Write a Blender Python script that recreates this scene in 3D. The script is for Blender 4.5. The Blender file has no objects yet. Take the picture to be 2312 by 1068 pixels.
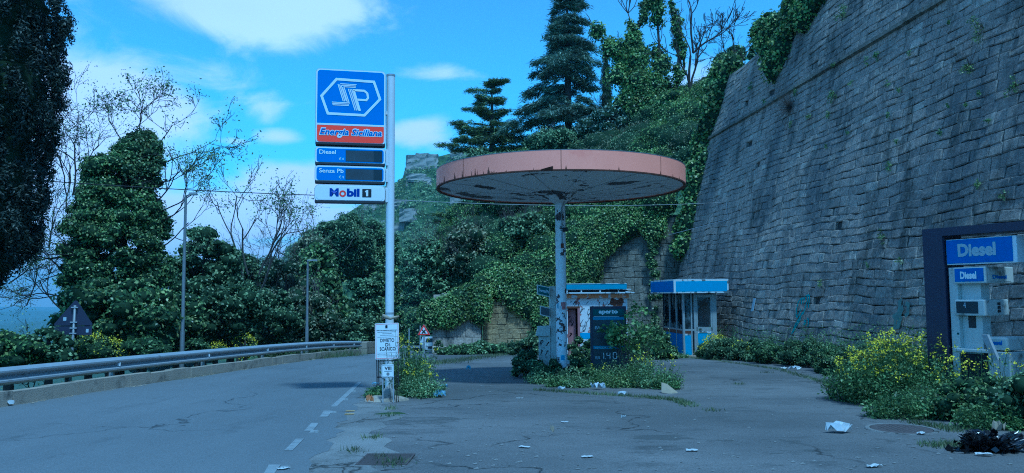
import bpy, bmesh, math, random
import numpy as np
from mathutils import Vector, Matrix, Euler
rng = np.random.default_rng(7)
random.seed(7)
R = math.radians
scene = bpy.context.scene
COL = scene.collection

# ------------------------------------------------------------------ camera
CAMZ, PITCH, ROLL, FPX = 1.5, math.atan(131/1750), R(0.4), 1750.0
cd = bpy.data.cameras.new("camera"); cam = bpy.data.objects.new("camera", cd); COL.objects.link(cam)
cd.sensor_width = 36; cd.lens = 36*FPX/2312; cd.clip_start = .1; cd.clip_end = 30000
Mcam = Matrix.Rotation(math.pi/2 + PITCH, 4, 'X') @ Matrix.Rotation(-ROLL, 4, 'Z')
cam.matrix_world = Matrix.Translation((0, 0, CAMZ)) @ Mcam
scene.camera = cam
scene.render.resolution_x, scene.render.resolution_y = 1024, 473
CR = Mcam.to_3x3()

# ------------------------------------------------------------------ light
SUN = Vector((.20, -.46, 1.0)).normalized()
EL = math.asin(SUN.z); ROT = math.atan2(SUN.x, SUN.y)
sl = bpy.data.lights.new("sun", 'SUN'); sl.energy = 2.1; sl.angle = R(5.0); sl.color = (1, .965, .91)
so = bpy.data.objects.new("sun", sl); COL.objects.link(so)
so.rotation_euler = SUN.to_track_quat('Z', 'Y').to_euler()
vs = scene.view_settings
vs.view_transform = 'Standard'; vs.look = 'None'; vs.gamma = 1; vs.use_curve_mapping = False
vs.exposure = 0.31
vs.use_white_balance = True; vs.white_balance_temperature = 3780; vs.white_balance_tint = -17   # the camera's colour setting
scene.cycles.use_denoising = False; scene.cycles.filter_width = 1.1
scene.cycles.max_bounces = 6; scene.cycles.transparent_max_bounces = 8
scene.cycles.volume_bounces = 0

W = bpy.data.worlds.new("World"); scene.world = W; W.use_nodes = True
def world():
    nt = W.node_tree; N = nt.nodes; L = nt.links; N.clear()
    def math_(op, a, b=None, c=None, clamp=False):
        n = N.new('ShaderNodeMath'); n.operation = op; n.use_clamp = clamp
        for i, v in enumerate((a, b, c)):
            if v is None: continue
            if isinstance(v, (int, float)): n.inputs[i].default_value = v
            else: L.new(v, n.inputs[i])
        return n.outputs[0]
    sky = N.new('ShaderNodeTexSky'); sky.sky_type = 'NISHITA'; sky.sun_disc = False
    sky.sun_elevation = EL; sky.sun_rotation = ROT; sky.altitude = 900; sky.air_density = 1.0; sky.dust_density = 0.6; sky.ozone_density = 1.6
    tc = N.new('ShaderNodeTexCoord'); sp = N.new('ShaderNodeSeparateXYZ'); L.new(tc.outputs['Generated'], sp.inputs[0])
    x, y, z = sp.outputs
    az = math_('ARCTAN2', x, y); el = math_('ARCSINE', z)
    cb = N.new('ShaderNodeCombineXYZ'); L.new(az, cb.inputs[0]); L.new(math_('MULTIPLY', el, 1.9), cb.inputs[1])
    def noise(sc, det, ro, dist=0.0):
        n = N.new('ShaderNodeTexNoise'); n.inputs['Scale'].default_value = sc; n.inputs['Detail'].default_value = det
        n.inputs['Roughness'].default_value = ro; n.inputs['Distortion'].default_value = dist; L.new(cb.outputs[0], n.inputs['Vector']); return n.outputs['Fac']
    n1 = noise(9, 8, .6, .5); n2 = noise(2.2, 3, .5)
    # cloud banks of this sky: (azimuth px, height px, half sizes in px, strength), turned into world directions
    banks = [(570, -5, 215, 84, 1.4), (740, 14, 85, 38, .8), (250, 165, 340, 60, .62), (480, 215, 260, 60, .36), (215, 235, 190, 80, 1.35), (60, 320, 260, 120, 1.2),
             (598, 243, 60, 48, .62), (625, 308, 60, 22, .75), (525, 318, 50, 12, .6), (985, 168, 120, 24, .62), (945, 300, 85, 36, .85),
             (680, 425, 120, 50, 1.4), (540, 490, 250, 50, 1.35), (420, 640, 600, 100, 1.3), (40, 560, 260, 120, 1.3),
             (1520, 430, 350, 130, .8), (1590, 220, 120, 90, .6), (2700, 200, 500, 200, .8), (-700, 250, 500, 200, .9), (3900, 100, 700, 260, 1.0), (-2300, 150, 800, 300, 1.0)]
    tot = None
    for (bx, by, rx, ry, st) in banks:
        d = CR @ Vector(((max(-3000, min(5000, bx))-1156)/FPX, (534-by)/FPX, -1)); d.normalize()
        a0 = math.atan2(d.x, d.y) if -600 < bx < 2900 else (bx-1156)/2300.0; e0 = math.asin(d.z) if -600 < bx < 2900 else .35
        u = math_('MULTIPLY', math_('SUBTRACT', az, a0), FPX/rx); v = math_('MULTIPLY', math_('SUBTRACT', el, e0), FPX/ry)
        r2 = math_('ADD', math_('MULTIPLY', u, u), math_('MULTIPLY', v, v))
        g = math_('MULTIPLY', math_('EXPONENT', math_('MULTIPLY', r2, -.75)), st)
        tot = g if tot is None else math_('MAXIMUM', tot, g)
    fac = math_('ADD', tot, math_('MULTIPLY', math_('SUBTRACT', n1, .5), 1.15))
    fac = math_('ADD', fac, math_('MULTIPLY', math_('SUBTRACT', n2, .5), .25))
    mr = N.new('ShaderNodeMapRange'); mr.interpolation_type = 'SMOOTHSTEP'; L.new(fac, mr.inputs[0])
    mr.inputs[1].default_value = .26; mr.inputs[2].default_value = .80
    dens = mr.outputs[0]
    sh = N.new('ShaderNodeMapRange'); L.new(n2, sh.inputs[0]); sh.inputs[1].default_value = .3; sh.inputs[2].default_value = .7; sh.inputs[3].default_value = .8; sh.inputs[4].default_value = 1.0
    cc = N.new('ShaderNodeVectorMath'); cc.operation = 'SCALE'; cc.inputs[0].default_value = (6.0, 5.2, 6.0); L.new(sh.outputs[0], cc.inputs['Scale'])
    # pale air low over the horizon
    hz = N.new('ShaderNodeMapRange'); hz.interpolation_type = 'SMOOTHSTEP'; L.new(el, hz.inputs[0]); hz.inputs[1].default_value = -.05; hz.inputs[2].default_value = .45; hz.inputs[3].default_value = .42; hz.inputs[4].default_value = 0
    m0 = N.new('ShaderNodeMix'); m0.data_type = 'RGBA'; L.new(hz.outputs[0], m0.inputs[0]); L.new(sky.outputs[0], m0.inputs[6]); m0.inputs[7].default_value = (1.3, 4.9, 6.8, 1)
    m = N.new('ShaderNodeMix'); m.data_type = 'RGBA'; L.new(dens, m.inputs[0]); L.new(m0.outputs[2], m.inputs[6]); L.new(cc.outputs[0], m.inputs[7])
    bg = N.new('ShaderNodeBackground'); bg.inputs[1].default_value = .145; L.new(m.outputs[2], bg.inputs[0])
    o = N.new('ShaderNodeOutputWorld'); L.new(bg.outputs[0], o.inputs[0])
world()

# ------------------------------------------------------------------ placing helpers
def ray(px, py): return CR @ Vector(((px-1156)/FPX, (534-py)/FPX, -1))
def P(px, py, Y):
    d = ray(px, py); t = Y/d.y
    return Vector((d.x*t, Y, CAMZ + d.z*t))
def hz(y):
    t = (y-30)/5.0
    sp = 5.0*(math.log1p(math.exp(t)) if t < 30 else t)
    return -.025*y - .045*sp
XL = [(-40, -9.0), (-5, -9.0), (13, -8.7), (16, -8.45), (20, -7.9), (28, -7.35), (40, -7.2), (60, -8.2), (105, -15), (150, -24), (9000, -900)]
XR = [(-40, -1.5), (-5, -1.6), (7.3, -1.95), (9.5, -2.2), (12, -2.5), (14.2, -2.75), (17, -2.95), (25, -3.2), (40, -3.6), (60, -2.6), (105, -4), (150, -8), (9000, -800)]
def interp(T, v): return float(np.interp(v, [a for a, b in T], [b for a, b in T]))
def sm(a, b, v):
    t = min(1, max(0, (v-a)/(b-a))); return t*t*(3-2*t)
def H(x, y):
    """height of the ground"""
    g = hz(min(y, 160)) if y > -60 else hz(-60)
    l = interp(XL, y) - 1.1 - x
    if l > 0:
        drop = .42*l if l < 30 else 12.6 + (l-30)*.16
        g -= min(drop, 95 + 20*math.sin(x*.0011+y*.0007)*min(1, l/900))
    if y > 160: g -= 0
    return g
def G(px, py):
    d = ray(px, py); t = 3.0
    for _ in range(60):
        p = Vector((0, 0, CAMZ)) + d*t
        t -= (p.z - H(p.x, p.y))/ (d.z - (-.04)*d.y) * .7
    return Vector((0, 0, CAMZ)) + d*t
def GY(px, Y):
    """ground point in picture column px at distance Y"""
    x = P(px, 665, Y).x
    return Vector((x, Y, H(x, Y)))

# ------------------------------------------------------------------ materials
MATS = {}
def new_mat(name):
    m = bpy.data.materials.new(name); m.use_nodes = True; nt = m.node_tree; nt.nodes.clear(); MATS[name] = m
    return m, nt, nt.nodes, nt.links
def plain(name, col, rough=.6, metal=0, var=.12, scale=6, bump=.0, bscale=40, dirt=None, dirt_amt=.5, dscale=3, spec=.4, coord='Object', hard=False):
    m, nt, N, L = new_mat(name)
    b = N.new('ShaderNodeBsdfPrincipled'); o = N.new('ShaderNodeOutputMaterial'); L.new(b.outputs[0], o.inputs[0])
    b.inputs['Roughness'].default_value = rough; b.inputs['Metallic'].default_value = metal; b.inputs['Specular IOR Level'].default_value = spec
    tc = N.new('ShaderNodeTexCoord')
    n = N.new('ShaderNodeTexNoise'); n.inputs['Scale'].default_value = scale; n.inputs['Detail'].default_value = 6; L.new(tc.outputs[coord], n.inputs['Vector'])
    mx = N.new('ShaderNodeMix'); mx.data_type = 'RGBA'; L.new(n.outputs['Fac'], mx.inputs[0])
    mx.inputs[6].default_value = (*[c*(1-var) for c in col], 1); mx.inputs[7].default_value = (*[min(1, c*(1+var)) for c in col], 1)
    out = mx.outputs[2]
    if dirt is not None:
        n2 = N.new('ShaderNodeTexNoise'); n2.inputs['Scale'].default_value = dscale; n2.inputs['Detail'].default_value = 9; n2.inputs['Roughness'].default_value = .65; L.new(tc.outputs[coord], n2.inputs['Vector'])
        mr = N.new('ShaderNodeMapRange'); L.new(n2.outputs['Fac'], mr.inputs[0]); c0 = .68-dirt_amt*.3
        mr.inputs[1].default_value = c0; mr.inputs[2].default_value = c0+(.012 if hard else .16)
        m2 = N.new('ShaderNodeMix'); m2.data_type = 'RGBA'; L.new(mr.outputs[0], m2.inputs[0]); L.new(out, m2.inputs[6]); m2.inputs[7].default_value = (*dirt, 1); out = m2.outputs[2]
    L.new(out, b.inputs['Base Color'])
    if bump:
        nb = N.new('ShaderNodeTexNoise'); nb.inputs['Scale'].default_value = bscale; nb.inputs['Detail'].default_value = 5; L.new(tc.outputs[coord], nb.inputs['Vector'])
        bp = N.new('ShaderNodeBump'); bp.inputs['Strength'].default_value = bump; bp.inputs['Distance'].default_value = .02; L.new(nb.outputs['Fac'], bp.inputs['Height']); L.new(bp.outputs[0], b.inputs['Normal'])
    return m
def leafmat(name, cols, trans=.28, rough=.5, nscale=.8):
    m, nt, N, L = new_mat(name)
    o = N.new('ShaderNodeOutputMaterial'); g = N.new('ShaderNodeNewGeometry')
    cr = N.new('ShaderNodeValToRGB'); e = cr.color_ramp.elements
    while len(e) < len(cols): e.new(.5)
    for i, c in enumerate(cols): e[i].position = i/(len(cols)-1); e[i].color = (*c, 1)
    L.new(g.outputs['Random Per Island'], cr.inputs[0])
    tc = N.new('ShaderNodeTexCoord'); n = N.new('ShaderNodeTexNoise'); n.inputs['Scale'].default_value = nscale; n.inputs['Detail'].default_value = 3; L.new(tc.outputs['Object'], n.inputs['Vector'])
    mr = N.new('ShaderNodeMapRange'); L.new(n.outputs['Fac'], mr.inputs[0]); mr.inputs[1].default_value = .3; mr.inputs[2].default_value = .7; mr.inputs[3].default_value = .5; mr.inputs[4].default_value = 1.5
    vm = N.new('ShaderNodeVectorMath'); vm.operation = 'SCALE'; L.new(cr.outputs[0], vm.inputs[0]); L.new(mr.outputs[0], vm.inputs['Scale'])
    b = N.new('ShaderNodeBsdfPrincipled'); b.inputs['Roughness'].default_value = rough; b.inputs['Specular IOR Level'].default_value = .4; L.new(vm.outputs[0], b.inputs['Base Color'])
    t = N.new('ShaderNodeBsdfTranslucent'); L.new(vm.outputs[0], t.inputs[0])
    mx = N.new('ShaderNodeMixShader'); mx.inputs[0].default_value = trans; L.new(b.outputs[0], mx.inputs[1]); L.new(t.outputs[0], mx.inputs[2]); L.new(mx.outputs[0], o.inputs[0])
    return m
def ground_mat(name, c1, c2, c3, crack=True, patch=.5, grain=(.7, 1.3), stretch=(1, 1, 1), crackw=.012, cscale=.35, patchcol=None):
    m, nt, N, L = new_mat(name)
    b = N.new('ShaderNodeBsdfPrincipled'); o = N.new('ShaderNodeOutputMaterial'); L.new(b.outputs[0], o.inputs[0])
    b.inputs['Roughness'].default_value = .85; b.inputs['Specular IOR Level'].default_value = .25
    tc = N.new('ShaderNodeTexCoord'); mp = N.new('ShaderNodeMapping'); mp.inputs['Scale'].default_value = stretch; L.new(tc.outputs['Object'], mp.inputs[0])
    def nz(s, d=6, r=.6, src=None):
        n = N.new('ShaderNodeTexNoise'); n.inputs['Scale'].default_value = s; n.inputs['Detail'].default_value = d; n.inputs['Roughness'].default_value = r; L.new(src or mp.outputs[0], n.inputs['Vector']); return n.outputs['Fac']
    def mr(v, a, b_, c=0, d=1):
        n = N.new('ShaderNodeMapRange'); L.new(v, n.inputs[0]); n.inputs[1].default_value = a; n.inputs[2].default_value = b_; n.inputs[3].default_value = c; n.inputs[4].default_value = d; return n.outputs[0]
    def mix(f, a, c):
        n = N.new('ShaderNodeMix'); n.data_type = 'RGBA'; L.new(f, n.inputs[0])
        for i, v in ((6, a), (7, c)):
            if isinstance(v, tuple): n.inputs[i].default_value = (*v, 1)
            else: L.new(v, n.inputs[i])
        return n.outputs[2]
    col = mix(mr(nz(.35, 8, .65), .35, .65), c1, c2)
    col = mix(mr(nz(1.3, 10, .7), .56, .72), col, c3)
    if patchcol: col = mix(mr(nz(.6, 12, .75), .585, .61, 0, .8), col, patchcol); col = mix(mr(nz(.12, 4, .5, None), .5, .62, 0, .45), col, patchcol); col = mix(mr(nz(4, 12, .8), .57, .68, 0, .6), col, patchcol)
    fine = nz(55, 3, .8, tc.outputs['Object'])
    sc = N.new('ShaderNodeVectorMath'); sc.operation = 'SCALE'; L.new(col, sc.inputs[0]); L.new(mr(fine, .25, .75, *grain), sc.inputs['Scale']); col = sc.outputs[0]
    hgt = fine
    if crack:
        dn = N.new('ShaderNodeTexNoise'); dn.inputs['Scale'].default_value = 1.1; dn.inputs['Detail'].default_value = 6; L.new(tc.outputs['Object'], dn.inputs['Vector'])
        ad = N.new('ShaderNodeVectorMath'); ad.operation = 'MULTIPLY_ADD'; L.new(dn.outputs['Color'], ad.inputs[0]); ad.inputs[1].default_value = (1.6, 1.6, 0); L.new(tc.outputs['Object'], ad.inputs[2])
        vo = N.new('ShaderNodeTexVoronoi'); vo.feature = 'DISTANCE_TO_EDGE'; vo.inputs['Scale'].default_value = cscale; L.new(ad.outputs[0], vo.inputs['Vector'])
        ck = mr(vo.outputs['Distance'], 0, crackw, 1, 0); gate = mr(nz(.5, 3, .5), .47, .56)
        mm = N.new('ShaderNodeMath'); mm.operation = 'MULTIPLY'; L.new(ck, mm.inputs[0]); L.new(gate, mm.inputs[1])
        col = mix(mm.outputs[0], col, tuple(c*.45 for c in c3))
    L.new(col, b.inputs['Base Color'])
    bp = N.new('ShaderNodeBump'); bp.inputs['Strength'].default_value = .5; bp.inputs['Distance'].default_value = .008; L.new(hgt, bp.inputs['Height']); L.new(bp.outputs[0], b.inputs['Normal'])
    return m
def stonemat(name, base, light, dark, stain=(.02, .025, .02), mossy=True, amt=.5):
    m, nt, N, L = new_mat(name)
    b = N.new('ShaderNodeBsdfPrincipled'); o = N.new('ShaderNodeOutputMaterial'); L.new(b.outputs[0], o.inputs[0])
    b.inputs['Roughness'].default_value = .92; b.inputs['Specular IOR Level'].default_value = .15
    tc = N.new('ShaderNodeTexCoord'); g = N.new('ShaderNodeNewGeometry')
    def nz(s, d=6, r=.6, st=(1, 1, 1)):
        mp = N.new('ShaderNodeMapping'); mp.inputs['Scale'].default_value = st; L.new(tc.outputs['Object'], mp.inputs[0])
        n = N.new('ShaderNodeTexNoise'); n.inputs['Scale'].default_value = s; n.inputs['Detail'].default_value = d; n.inputs['Roughness'].default_value = r; L.new(mp.outputs[0], n.inputs['Vector']); return n.outputs['Fac']
    def mr(v, a, b_, c=0, d=1):
        n = N.new('ShaderNodeMapRange'); L.new(v, n.inputs[0]); n.inputs[1].default_value = a; n.inputs[2].default_value = b_; n.inputs[3].default_value = c; n.inputs[4].default_value = d; return n.outputs[0]
    def mix(f, a, c):
        n = N.new('ShaderNodeMix'); n.data_type = 'RGBA'; L.new(f, n.inputs[0])
        for i, v in ((6, a), (7, c)):
            if isinstance(v, tuple): n.inputs[i].default_value = (*v, 1)
            else: L.new(v, n.inputs[i])
        return n.outputs[2]
    col = mix(mr(g.outputs['Random Per Island'], 0, 1), base, tuple(x*.80 for x in base))
    col = mix(mr(g.outputs['Random Per Island'], .9, .97, 0, .6), col, light)
    col = mix(mr(nz(5, 9, .7), .52, .75, 0, .7), col, light)
    col = mix(mr(nz(34, 4, .7), .60, .66, 0, .75), col, light)
    col = mix(mr(nz(.45, 6, .6, (1, 1, .45)), .46, .62, 0, .8), col, dark)
    col = mix(mr(nz(1.6, 9, .72, (1, 1, .3)), .5, .66, 0, .75), col, stain)
    sc = N.new('ShaderNodeVectorMath'); sc.operation = 'SCALE'; L.new(col, sc.inputs[0]); L.new(mr(nz(11, 10, .85), .3, .7, .4, 1.6), sc.inputs['Scale'])
    L.new(sc.outputs[0], b.inputs['Base Color'])
    bp = N.new('ShaderNodeBump'); bp.inputs['Strength'].default_value = 1.0; bp.inputs['Distance'].default_value = .07; L.new(nz(9, 9, .75), bp.inputs['Height']); L.new(bp.outputs[0], b.inputs['Normal'])
    return m

M = MATS
ground_mat('asphalt_road', (.14, .145, .148), (.18, .185, .188), (.11, .115, .118), crack=True, cscale=.13, crackw=.0035, grain=(.7, 1.3), stretch=(1, .35, 1))
ground_mat('asphalt_old', (.115, .112, .108), (.19, .18, .17), (.068, .068, .065), crack=True, cscale=.34, crackw=.010, grain=(.5, 1.5), stretch=(.6, 1, 1), patchcol=(.085, .085, .08))
ground_mat('concrete_worn', (.25, .24, .22), (.15, .145, .135), (.08, .08, .07), crack=True, cscale=1.2, crackw=.03, grain=(.55, 1.45))
ground_mat('soil', (.035, .06, .02), (.06, .085, .03), (.08, .07, .045), crack=False)
stonemat('stone_dark', (.39, .34, .28), (.60, .55, .45), (.15, .15, .145), stain=(.06, .065, .055))
stonemat('stone_pale', (.22, .205, .165), (.36, .33, .26), (.10, .10, .085), stain=(.05, .055, .04))
stonemat('stone_ochre', (.44, .34, .17), (.54, .46, .30), (.24, .20, .12), stain=(.10, .09, .06))
plain('mortar', (.045, .046, .043), .95, bump=.5)
plain('white_paint', (.72, .73, .74), .45, var=.05, dirt=(.42, .38, .33), dirt_amt=.15, dscale=7)
plain('pole_peeling', (.76, .77, .78), .5, var=.06, dirt=(.06, .045, .045), dirt_amt=.42, dscale=4.2, hard=True)
plain('canopy_under', (.60, .60, .61), .7, var=.14, dirt=(.06, .055, .06), dirt_amt=.43, dscale=1.1, hard=True, bump=.1)
plain('rim_red', (.94, .365, .235), .55, var=.10, scale=2.2, dirt=(.82, .28, .18), dirt_amt=.3, dscale=2)
plain('rust', (.10, .045, .025), .9, var=.4, scale=18)
plain('dark_metal', (.03, .03, .035), .6)
plain('navy_metal', (.03, .03, .06), .5, var=.15)
plain('galvanised', (.36, .37, .385), .5, metal=.15, var=.18, scale=3, dirt=(.2, .19, .18), dirt_amt=.3)
plain('pole_grey', (.22, .23, .24), .5, metal=.3, var=.15)
plain('concrete', (.36, .31, .235), .9, var=.22, scale=3, dirt=(.12, .11, .09), dirt_amt=.5, dscale=2.2, bump=.4)
plain('sign_blue', (.015, .19, .62), .35, var=.05, spec=.5)
plain('sign_red', (.95, .06, .025), .4, var=.06)
plain('sign_white', (.80, .82, .83), .4, var=.03)
plain('letter_white', (.80, .82, .84), .5, var=.03)
plain('letter_grey', (.45, .50, .55), .5, var=.03)
plain('letter_blue', (.012, .12, .50), .5, var=.03)
plain('letter_navy', (.012, .03, .30), .5, var=.03)
plain('letter_black', (.015, .015, .02), .5, var=.03)
plain('letter_red', (.65, .04, .03), .5, var=.03)
plain('yellow_mark', (.65, .42, .04), .7)
plain('display_black', (.02, .025, .035), .25, var=.4, scale=4)
plain('display_dim', (.05, .06, .075), .4, var=.5, scale=3)
plain('pump_cream', (.55, .56, .52), .5, var=.15, scale=3, dirt=(.12, .12, .10), dirt_amt=.35, dscale=4)
plain('pump_blue', (.02, .13, .50), .35, var=.2, scale=2, dirt=(.01, .03, .15), dirt_amt=.35)
plain('kiosk_blue', (.09, .34, .60), .45, var=.08, dirt=(.05, .16, .34), dirt_amt=.25)
plain('kiosk_blue_shaded', (.03, .15, .46), .5, var=.2, scale=4)  # darker copy of the kiosk blue: shade painted on the side off the sun
plain('kiosk_frame', (.36, .38, .38), .5, var=.15, metal=.2, dirt=(.16, .12, .09), dirt_amt=.35)
plain('kiosk_white', (.62, .66, .68), .5, dirt=(.16, .17, .17), dirt_amt=.45, dscale=3.2, hard=True)
plain('interior_shade', (.012, .015, .022), .9)  # near-black colour stands in for the shade of interiors and hollows
plain('graffiti_wall', (.70, .71, .72), .7, var=.15, dirt=(.30, .15, .13), dirt_amt=.42, dscale=3.2, hard=True)
plain('pink_paint', (.34, .17, .17), .75, var=.3, scale=5)
plain('orange_band', (.42, .19, .07), .7, var=.3, dirt=(.5, .5, .5), dirt_amt=.35, dscale=6, hard=True)
plain('fascia_blue', (.10, .30, .46), .5, var=.15)
plain('green_sign', (.012, .07, .075), .4, var=.1)
plain('totem_dark', (.035, .045, .06), .3, var=.4, scale=2)
plain('totem_blue', (.06, .22, .38), .4, var=.2)
plain('bark', (.055, .045, .038), .95, var=.35, scale=9, bump=.5)
plain('twig', (.075, .065, .055), .95, var=.3, scale=9)
plain('twig_dark', (.03, .027, .025), .95, var=.3, scale=9)
plain('core_shade', (.03, .045, .022), 1.0, var=.4, spec=.05)  # opaque dark cores: colour stands in for shade deep between the leaves
plain('stem_green', (.06, .10, .03), .8, var=.3)
plain('yellow_petal', (.72, .62, .015), .7, var=.15, scale=20)
plain('paper', (.5, .5, .49), .8, var=.12, scale=20)
plain('plastic_white', (.55, .57, .59), .4, var=.2, scale=12)
plain('plastic_blue', (.28, .40, .52), .35, var=.3, scale=12)
plain('bin_bag', (.006, .006, .008), .22, var=.3, scale=20, spec=.6)
plain('rusty_iron', (.09, .075, .07), .8, var=.3, scale=12, bump=.3)
plain('rock', (.30, .29, .26), .95, var=.3, scale=9, dirt=(.10, .10, .09), dirt_amt=.5, dscale=5, bump=.6, bscale=15)
plain('wood', (.34, .29, .2), .9, var=.3, scale=10)
plain('cable_black', (.02, .02, .022), .7)
plain('cable_pale', (.34, .34, .34), .7)
plain('spray_cyan', (.05, .30, .30), .8, var=.35, scale=6)
plain('spray_pale', (.15, .20, .17), .8, var=.4, scale=6)
plain('spray_dark', (.03, .02, .03), .8)
plain('rubber', (.02, .02, .02), .9)
plain('car_white', (.7, .7, .7), .3, var=.02)
plain('road_paint', (.27, .28, .28), .8, var=.1, dirt=(.16, .165, .17), dirt_amt=.62, dscale=9)
leafmat('leaf_ivy', [(0.071, 0.114, 0.031), (0.151, 0.228, 0.058), (0.278, 0.382, 0.097), (0.500, 0.500, 0.163)], rough=.38)
leafmat('leaf_ivy_dark', [(0.064, 0.106, 0.043), (0.141, 0.208, 0.068), (0.247, 0.341, 0.101), (0.489, 0.500, 0.195)], rough=.38)
leafmat('leaf_mid', [(0.107, 0.151, 0.073), (0.180, 0.246, 0.107), (0.284, 0.362, 0.155), (0.445, 0.500, 0.226)])
leafmat('leaf_pale', [(0.167, 0.240, 0.105), (0.251, 0.349, 0.152), (0.352, 0.459, 0.190), (0.455, 0.500, 0.239)])
leafmat('leaf_olive', [(0.153, 0.163, 0.090), (0.233, 0.244, 0.132), (0.350, 0.339, 0.185), (0.487, 0.447, 0.239)])
leafmat('leaf_blue', [(0.094, 0.126, 0.094), (0.157, 0.203, 0.151), (0.232, 0.298, 0.214), (0.368, 0.436, 0.316)], trans=.12)
leafmat('leaf_cypress', [(0.016, 0.023, 0.017), (0.028, 0.038, 0.026), (0.046, 0.056, 0.041), (0.076, 0.089, 0.062)], trans=.08, nscale=1.5)
leafmat('leaf_cedar', [(0.072, 0.102, 0.062), (0.125, 0.169, 0.085), (0.233, 0.287, 0.115), (0.416, 0.459, 0.178)], trans=.12)
leafmat('leaf_weed', [(0.078, 0.122, 0.040), (0.137, 0.204, 0.067), (0.214, 0.301, 0.095), (0.338, 0.426, 0.146)], nscale=1.6)
leafmat('leaf_yellowgreen', [(0.098, 0.154, 0.042), (0.162, 0.233, 0.064), (0.257, 0.327, 0.087), (0.500, 0.500, 0.108)], nscale=1.6)
leafmat('grass', [(0.059, 0.091, 0.035), (0.106, 0.147, 0.055), (0.163, 0.194, 0.082), (0.254, 0.244, 0.132)])

# ------------------------------------------------------------------ mesh helpers
def set_parent(o, p):
    if p is not None: o.parent = p
def npmesh(name, V, F, mat, parent=None, smooth=False):
    """V (n,3), F (m,k) with one k"""
    V = np.asarray(V, dtype=np.float32).reshape(-1, 3); F = np.asarray(F, dtype=np.int32)
    me = bpy.data.meshes.new(name); k = F.shape[1]
    me.vertices.add(len(V)); me.vertices.foreach_set('co', V.ravel())
    me.loops.add(F.size); me.loops.foreach_set('vertex_index', F.ravel())
    me.polygons.add(len(F)); me.polygons.foreach_set('loop_start', np.arange(0, F.size, k, dtype=np.int32)); me.polygons.foreach_set('loop_total', np.full(len(F), k, dtype=np.int32))
    if smooth: me.polygons.foreach_set('use_smooth', np.ones(len(F), dtype=bool))
    me.update(calc_edges=True)
    me.materials.append(M[mat] if isinstance(mat, str) else mat)
    o = bpy.data.objects.new(name, me); COL.objects.link(o); set_parent(o, parent)
    return o
class MB:
    def __init__(s): s.v = []; s.f = []
    def add(s, vs, fs):
        n = len(s.v); s.v += [tuple(v) for v in vs]; s.f += [tuple(i+n for i in f) for f in fs]; return s
    def box(s, x0, x1, y0, y1, z0, z1, b=0.0):
        if b <= 0:
            return s.add([(x0,y0,z0),(x1,y0,z0),(x1,y1,z0),(x0,y1,z0),(x0,y0,z1),(x1,y0,z1),(x1,y1,z1),(x0,y1,z1)],
                  [(0,3,2,1),(4,5,6,7),(0,1,5,4),(1,2,6,5),(2,3,7,6),(3,0,4,7)])
        bm = bmesh.new(); bmesh.ops.create_cube(bm, size=1)
        for v in bm.verts: v.co = Vector(((x0+x1)/2+v.co.x*(x1-x0), (y0+y1)/2+v.co.y*(y1-y0), (z0+z1)/2+v.co.z*(z1-z0)))
        bmesh.ops.bevel(bm, geom=list(bm.edges), offset=b, segments=2, affect='EDGES', profile=.6)
        bm.verts.index_update()
        s.add([v.co[:] for v in bm.verts], [[v.index for v in f.verts] for f in bm.faces]); bm.free(); return s
    def tube(s, pts, rad, n=8, cap=True):
        pts = [Vector(p) for p in pts]; m = len(pts)
        if not isinstance(rad, (list, tuple)): rad = [rad]*m
        base = len(s.v); up = None
        for i, p in enumerate(pts):
            t = (pts[min(i+1, m-1)] - pts[max(i-1, 0)]).normalized()
            if up is None: up = Vector((1, 0, 0)) if abs(t.x) < .8 else Vector((0, 1, 0))
            a = (up - t*up.dot(t)).normalized(); b = t.cross(a); up = a
            for k in range(n):
                an = 2*math.pi*k/n; s.v.append(tuple(p + (a*math.cos(an) + b*math.sin(an))*rad[i]))
        for i in range(m-1):
            for k in range(n):
                s.f.append((base+i*n+k, base+i*n+(k+1) % n, base+(i+1)*n+(k+1) % n, base+(i+1)*n+k))
        if cap: s.f.append(tuple(base+k for k in range(n))[::-1]); s.f.append(tuple(base+(m-1)*n+k for k in range(n)))
        return s
    def lathe(s, prof, n=48, cx=0, cy=0):
        base = len(s.v)
        for r, z in prof:
            for k in range(n):
                a = 2*math.pi*k/n; s.v.append((cx+r*math.cos(a), cy+r*math.sin(a), z))
        for i in range(len(prof)-1):
            for k in range(n): s.f.append((base+i*n+k, base+i*n+(k+1) % n, base+(i+1)*n+(k+1) % n, base+(i+1)*n+k))
        return s
    def prism(s, poly, y0, y1):
        """poly in (x,z); front at y0"""
        n = len(poly); return s.add([(x, y0, z) for x, z in poly]+[(x, y1, z) for x, z in poly],
                     [tuple(range(n)), tuple(range(2*n-1, n-1, -1))]+[(i, i+n, (i+1) % n+n, (i+1) % n) for i in range(n)])
    def flat(s, poly, y): return s.add([(x, y, z) for x, z in poly], [tuple(range(len(poly)))])
    def stroke(s, pts, w, y, closed=False):
        """flat ribbon in the xz plane"""
        pts = [Vector((a, b)) for a, b in pts]; m = len(pts); L = []
        for i in range(m):
            p = pts[i]
            a = pts[(i-1) % m] if (closed or i > 0) else None; b = pts[(i+1) % m] if (closed or i < m-1) else None
            d1 = (p-a).normalized() if a is not None else (b-p).normalized(); d2 = (b-p).normalized() if b is not None else d1
            n1 = Vector((-d1.y, d1.x)); n2 = Vector((-d2.y, d2.x)); nn = (n1+n2)
            nn = nn.normalized() if nn.length > 1e-6 else n1; k = min(2.5, 1/max(.3, nn.dot(n1)))
            L.append((p+nn*w/2*k, p-nn*w/2*k))
        base = len(s.v)
        for a, b in L: s.v.append((a.x, y, a.y)); s.v.append((b.x, y, b.y))
        for i in range(m if closed else m-1):
            j = (i+1) % m; s.f.append((base+2*i, base+2*i+1, base+2*j+1, base+2*j))
        return s
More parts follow.
